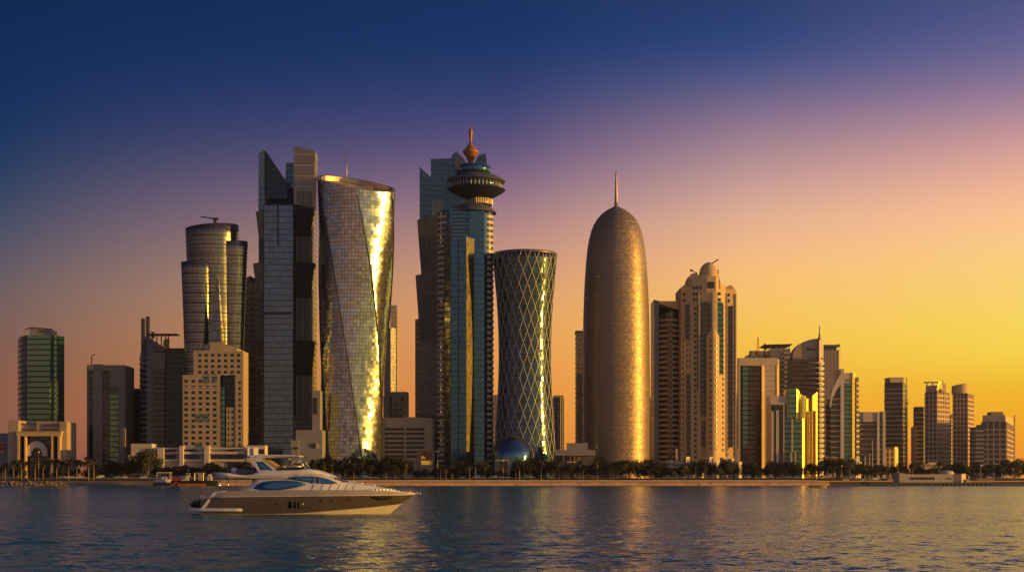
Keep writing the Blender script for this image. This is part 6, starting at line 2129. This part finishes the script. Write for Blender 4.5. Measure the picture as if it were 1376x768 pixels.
# ================================================================== TREES
def leafball(mb, rr, c, r, n, s, hollow=.35):
    for _ in range(n):
        d = Vector((rr.gauss(0, 1), rr.gauss(0, 1), rr.gauss(0, 1))).normalized()
        t = rr.uniform(hollow, 1) ** .55
        p = Vector(c) + Vector((d.x * r[0], d.y * r[1], d.z * r[2])) * t * rr.uniform(.86, 1.08)
        a = Vector((rr.gauss(0, 1), rr.gauss(0, 1), rr.gauss(0, 1))).normalized()
        q = a.orthogonal().normalized()
        w = s * rr.uniform(.6, 1.35)
        u, v = a * w, q * w * rr.uniform(.45, .8)
        mb.v += [tuple(p - u), tuple(p + v), tuple(p + u), tuple(p - v)]
        i = len(mb.v)
        mb.f.append((i - 4, i - 3, i - 2, i - 1)); mb.uvs.append([(0, 0)] * 4); mb.sm.append(False)
def broad_tree(seed, H, W, clear, nl, n, leaf, trunkm='bark'):
    """returns trunk and crown builders for a tree H tall, W wide"""
    rr = random.Random(seed)
    tr, cr = MB(), MB()
    top = H * clear
    lean = rr.uniform(-.3, .3)
    tr.tube([(0, 0, -.4), (lean * .3, 0, top * .5), (lean, 0, top), (lean, 0, H * .72)], [H * .026, H * .020, H * .016, H * .006], 7)
    for i in range(nl):
        a = 2 * math.pi * i / nl + rr.uniform(-.5, .5)
        d = W / 2 * rr.uniform(.25, .68)
        z = top + (H - top) * rr.uniform(.22, .72)
        r = W * rr.uniform(.20, .30)
        c = (lean + d * math.cos(a), d * math.sin(a), z)
        tr.tube([(lean, 0, top * rr.uniform(.8, 1.05)), (lean + d * .5 * math.cos(a), d * .5 * math.sin(a), top + (z - top) * .6), c], [H * .011, H * .007, H * .003], 5)
        leafball(cr, rr, c, (r, r, min(r * .8, H - z, z - top * .7)), n, leaf)
    leafball(cr, rr, (lean, 0, H - (H - top) * .36), (W * .30, W * .30, (H - top) * .36), int(n * 1.3), leaf)
    return tr, cr
def palm_tree(seed, H):
    rr = random.Random(seed)
    tr, cr = MB(), MB()
    b_ = rr.uniform(-.5, .5)
    tr.tube([(0, 0, -.3), (b_ * .2, 0, H * .3), (b_ * .6, 0, H * .6), (b_, 0, H * .8)], [.34, .24, .22, .20], 7)
    for i in range(26):
        a = rr.uniform(0, 6.28)
        el = rr.uniform(-.5, 1.35)
        L = rr.uniform(2.6, 3.6)
        o = Vector((b_, 0, H * .8))
        pts = []
        for t in np.linspace(0, 1, 7):
            r_ = L * t
            pts.append(o + Vector((math.cos(a) * r_ * math.cos(el), math.sin(a) * r_ * math.cos(el), r_ * math.sin(el) - 1.5 * t * t * (1 + .6 * math.cos(el)))))
        sd = Vector((-math.sin(a), math.cos(a), 0))
        for p, q, w in zip(pts[:-1], pts[1:], (.1, .36, .46, .42, .32, .18)):
            for s in (-1, 1):
                cr.face([p, q, q + sd * w * s - Vector((0, 0, w * .7)), p + sd * w * s * .8 - Vector((0, 0, w * .7))])
    leafball(cr, rr, (b_, 0, H * .78), (.5, .5, .5), 30, .3)
    return tr, cr
PROTO = {}
def tree_proto(kind, i):
    key = (kind, i)
    if key not in PROTO:
        if kind == 'broad':
            t, c = broad_tree(100 + i, 12, 11.0, .20, 8, 150, .46); lm = 'leaf_dark'
        elif kind == 'slim':
            t, c = broad_tree(200 + i, 12, 6.2, .46, 5, 110, .36); lm = 'leaf_olive'
        elif kind == 'bush':
            t, c = broad_tree(300 + i, 8, 10, .08, 8, 130, .44); lm = 'leaf_dark'
        else:
            t, c = palm_tree(400 + i, 11); lm = 'leaf_palm'
        nm = {'palm': 'palm_tree', 'slim': 'slender_tree', 'bush': 'low_tree', 'broad': 'broad_tree'}[kind]
        PROTO[key] = (nm, t, c, lm, [None, None], {'palm': 11, 'bush': 8}.get(kind, 12))
    return PROTO[key]
ZONES = [(30, 'left of the gateway building'), (92, 'before the gateway building'), (116, 'between the gateway and the striped office slab'), (172, 'before the striped office slab'), (200, 'left of the pillared cream building'),
         (246, 'before the left end of the pillared cream building'), (330, 'before the pillared cream building'), (392, 'behind the yacht hardtop'), (430, 'before the grey podium'), (512, 'before the twisted tower'), (558, 'before the strip window office'), (584, 'around the billboard frame'),
         (660, 'before the saucer tower'), (716, 'before the glass dome'), (746, 'before the hourglass tower foot'), (784, 'before the low grey hall'), (872, 'before the domed bronze tower'), (914, 'before the bowed balcony tower'), (990, 'before the domed stone tower'),
         (1034, 'before the mauve portal slab'), (1100, 'before the green and gold building'), (1156, 'before the curved shoulder tower'), (1206, 'before the banded white block'), (1302, 'behind the pier restaurant'), (1500, 'before the last building at right')]
TREES = []
def plant(kind, px, ytop, D, var, wide=1.0):
    nm, t, c, lm, data, H0 = tree_proto(kind, var)
    z0 = GZ if D > 1022 else (3.3 if D < 1012 else 3.3 + (D - 1012) / 10 * (GZ - 3.3))
    P = at(px, 600, D)
    H = EYE + (HOR - ytop) * D / F - z0
    s = H / H0
    o = bpy.data.objects.new(nm, None)
    COL.objects.link(o)
    o.location = (P.x, D, z0 - .05)
    o.scale = (s * wide, s * wide, s)
    o.rotation_euler = (0, 0, random.uniform(0, 6.28))
    if data[0] is None:
        data[0] = t.obj('trunk', 'palm_bark' if kind == 'palm' else 'bark', o).data
        data[1] = c.obj('crown', lm, o).data
    else:
        for n_, d_ in (('trunk', data[0]), ('crown', data[1])):
            q_ = bpy.data.objects.new(n_, d_)
            COL.objects.link(q_)
            q_.parent = o
    TREES.append((px, kind, o))
rr = random.Random(77)
# palms on the left shore
for i, px in enumerate((7, 18, 29, 37, 47, 58, 67, 76, 84, 92, 103, 112, 119, 126)):
    plant('palm', px, rr.uniform(612, 621), rr.uniform(1014, 1019), i % 4)
for i, (px, y) in enumerate(((96, 611), (104, 613), (117, 609.5))):
    plant('palm', px, y, 1038, (i + 1) % 4)
TOP = [(0, 622), (60, 626), (90, 622), (130, 624), (150, 618), (172, 622), (198, 604), (212, 618), (240, 620), (270, 622), (330, 622), (380, 621), (400, 618), (440, 613), (480, 611), (505, 620), (530, 613), (560, 614), (600, 622), (640, 618), (690, 614), (730, 612), (770, 618), (800, 616), (850, 615), (880, 620), (930, 618), (975, 617), (1000, 622), (1030, 621), (1064, 618), (1090, 622), (1120, 612), (1150, 619), (1190, 621), (1230, 622), (1290, 619), (1330, 622), (1376, 616)]
px = 4.0
i = 0
while px < 1384:
    y = itp(TOP, px) + rr.uniform(-3.5, 7.5)
    kind = 'broad' if rr.random() < .72 else 'bush'
    if 554 < px < 588 or 660 < px < 692:
        kind, y = 'bush', rr.uniform(629, 632)
    if 180 < px < 226:
        kind = 'broad'
    if not (30 < px < 76):
        plant(kind, px, min(y, 631), rr.uniform(1035.5, 1041), i % 5, rr.uniform(.78, 1.12))
    px += rr.uniform(7.5, 12.5)
    i += 1
for px in (398, 421, 447, 463, 487, 519, 546, 592, 607, 631, 652, 698, 713, 727, 751, 779, 803, 841, 886, 946, 1004, 1049, 1104, 1142, 1178, 1226, 1262, 1347):
    plant('palm', px, itp(TOP, px) + rr.uniform(-3, 5), rr.uniform(1015, 1020), int(px) % 4)
px = 384.0
while px < 1376:
    if not (1200 < px < 1312):
        y = itp(TOP, px) + rr.uniform(4, 11)
        dense = 400 < px < 760
        if 554 < px < 588 or 660 < px < 692: y = rr.uniform(628, 632)
        plant('slim' if rr.random() < (.8 if dense else .45) else ('palm' if dense and rr.random() < .5 else 'broad'), px, min(y, 634), rr.uniform(1014, 1020.5), i % 4, rr.uniform(.85, 1.2))
    px += rr.uniform(8, 14) if px < 760 else rr.uniform(11, 21)
    i += 1
# big round specials
for px, y, w in ((198, 602, .8), (1064, 617.5, 1.7), (1120, 612, 1.5), (975, 616.5, 1.4), (1012, 620, 1.4)):
    plant('broad', px, y, 1034.5, i % 5, w); i += 1
KN = {'palm': 'feathery palm', 'slim': 'slender tree with bare trunk', 'bush': 'low bushy dark tree', 'broad': 'broad dark tree'}
ORD = ['first', 'second', 'third', 'fourth', 'fifth', 'sixth', 'seventh', 'eighth', 'ninth', 'tenth', 'eleventh', 'twelfth', 'thirteenth', 'fourteenth']
byz = {}
for px, kind, o in sorted(TREES, key=lambda t: t[0]):
    z = [t for e, t in ZONES if px <= e][0]
    byz.setdefault((z, kind), []).append(o)
for (z, kind), L in byz.items():
    for n_, o in enumerate(L):
        lab = KN[kind] + ' ' + z if len(L) == 1 else '%s %s, %s from left there' % (KN[kind], z, ORD[n_])
        tag(o, lab, 'palm' if kind == 'palm' else 'tree', 'palms along the left shore' if kind == 'palm' and o.location.x < -200 else 'trees along the waterfront')

# ================================================================== CARS ON THE SHORE ROAD
def car_proto(mat, van=False):
    o = bpy.data.objects.new('parked_car', None); COL.objects.link(o)
    m = MB()
    if not van:
        side = [(-2.2, .35), (2.2, .35), (2.25, .75), (1.2, .92), (.5, 1.42), (-1.1, 1.45), (-1.9, .98), (-2.25, .9)]
    else:
        side = [(-2.5, .35), (2.5, .35), (2.55, .9), (2.0, 1.15), (1.5, 1.95), (-2.4, 2.0), (-2.5, 1.9), (-2.52, .6)]
    fr = [(x, -.88, z) for x, z in side]; bk = [(x, .88, z) for x, z in side]
    m.face(fr); m.face(bk[::-1])
    for i in range(len(side)):
        j = (i + 1) % len(side)
        m.face([fr[j], fr[i], bk[i], bk[j]])
    m.obj('body', mat, o)
    w = [(1.0, .95), (.45, 1.36), (-1.05, 1.38), (-1.7, 1.0)] if not van else [(1.85, 1.2), (1.45, 1.8), (.4, 1.82), (.4, 1.2)]
    m = MB()
    for s in (-1, 1):
        f = [(x, s * .885, z) for x, z in w]
        m.face(f if s > 0 else f[::-1])
        g = [(x, s * .80, z) for x, z in w]
        for i in range(4):
            j = (i + 1) % 4
            m.face([f[i], f[j], g[j], g[i]])
    m.obj('window', 'window_glass', o)
    for x in (-1.4, 1.4):
        for s in (-1, 1):
            m = MB()
            r0 = [(x + .33 * math.cos(t), s * .92, .33 + .33 * math.sin(t)) for t in np.linspace(0, 6.283, 15)[:-1]]
            r1 = [(p[0], s * .70, p[2]) for p in r0]
            m.loft([r0, r1], True, True, False, True)
            m.obj('wheel', 'rubber', o)
    return o
CARS = [('white', 'car_white', False), ('silver', 'car_silver', False), ('black', 'car_black', False), ('red', 'car_red', False), ('white van', 'car_white', True)]
protos = [car_proto(m_, v_) for _, m_, v_ in CARS]
used = set()
spots = [84, 92, 97, 108, 135, 142, 157, 163, 170, 176, 186, 192, 435, 446, 452, 478, 494, 503, 521, 541, 547, 562, 579, 596, 622, 640, 648, 658, 664, 676, 682, 696, 706, 714, 733, 741, 752, 762, 776, 790, 812, 836, 858, 893, 905, 918, 930, 1004, 1020, 1034, 1046, 1058, 1072, 1098, 1106, 1118, 1126, 1136, 1150, 1160, 1170, 1178, 1188, 1196, 1330, 1350, 1366]
cz = {}
for n_, px in enumerate(spots):
    q_ = rr.choices(range(5), (5, 3, 2, 1, 2))[0]
    o = protos[q_] if q_ not in used else copy_tree(protos[q_])
    used.add(q_)
    o.name = 'parked_van' if CARS[q_][2] else 'parked_car'
    lane = rr.choice((1024.6, 1026.4, 1030.5))
    z0 = GZ
    if 1128 < px < 1200:
        lane, z0 = rr.uniform(1006.5, 1009.5), 3.32
    o.location = ((px - 688) * lane / F, lane, z0)
    o.rotation_euler = (0, 0, rr.choice((0, math.pi)) + rr.uniform(-.06, .06))
    z = [t for e, t in ZONES if px <= e][0]
    cz.setdefault((z, q_), []).append((px, o))
for (z, q_), L in cz.items():
    nm = 'white van' if CARS[q_][2] else CARS[q_][0] + ' car'
    for n_, (px, o) in enumerate(sorted(L, key=lambda t: t[0])):
        lab = 'distant %s parked under the trees %s' % (nm, z)
        if len(L) > 1:
            lab = '%s parked %s, %s from left there' % (nm, z, ORD[n_])
        tag(o, lab, 'van' if CARS[q_][2] else 'car', 'cars parked along the shore road')
for i_, p_ in enumerate(protos):
    if i_ not in used:
        for c_ in list(p_.children): bpy.data.objects.remove(c_)
        bpy.data.objects.remove(p_)

# ================================================================== HAZE
HAZE = 0.00005
if HAZE > 0:
    mb = MB(); mb.box(XL - 10, XR + 10, -420, YF + 10, -1.9, 262)
    b_ = NB('haze_air')
    b_.t.nodes.remove(b_.p)
    pv = b_.n('ShaderNodeVolumePrincipled')
    pv.inputs['Color'].default_value = (.95, .93, .92, 1)
    pv.inputs['Density'].default_value = HAZE
    pv.inputs['Anisotropy'].default_value = .75
    b_.t.links.new(pv.outputs[0], b_.out.inputs['Volume'])
    o = mb.obj('haze', 'haze_air')
    tag(o, 'thin warm evening haze over the bay and the city', 'haze', kind='stuff')
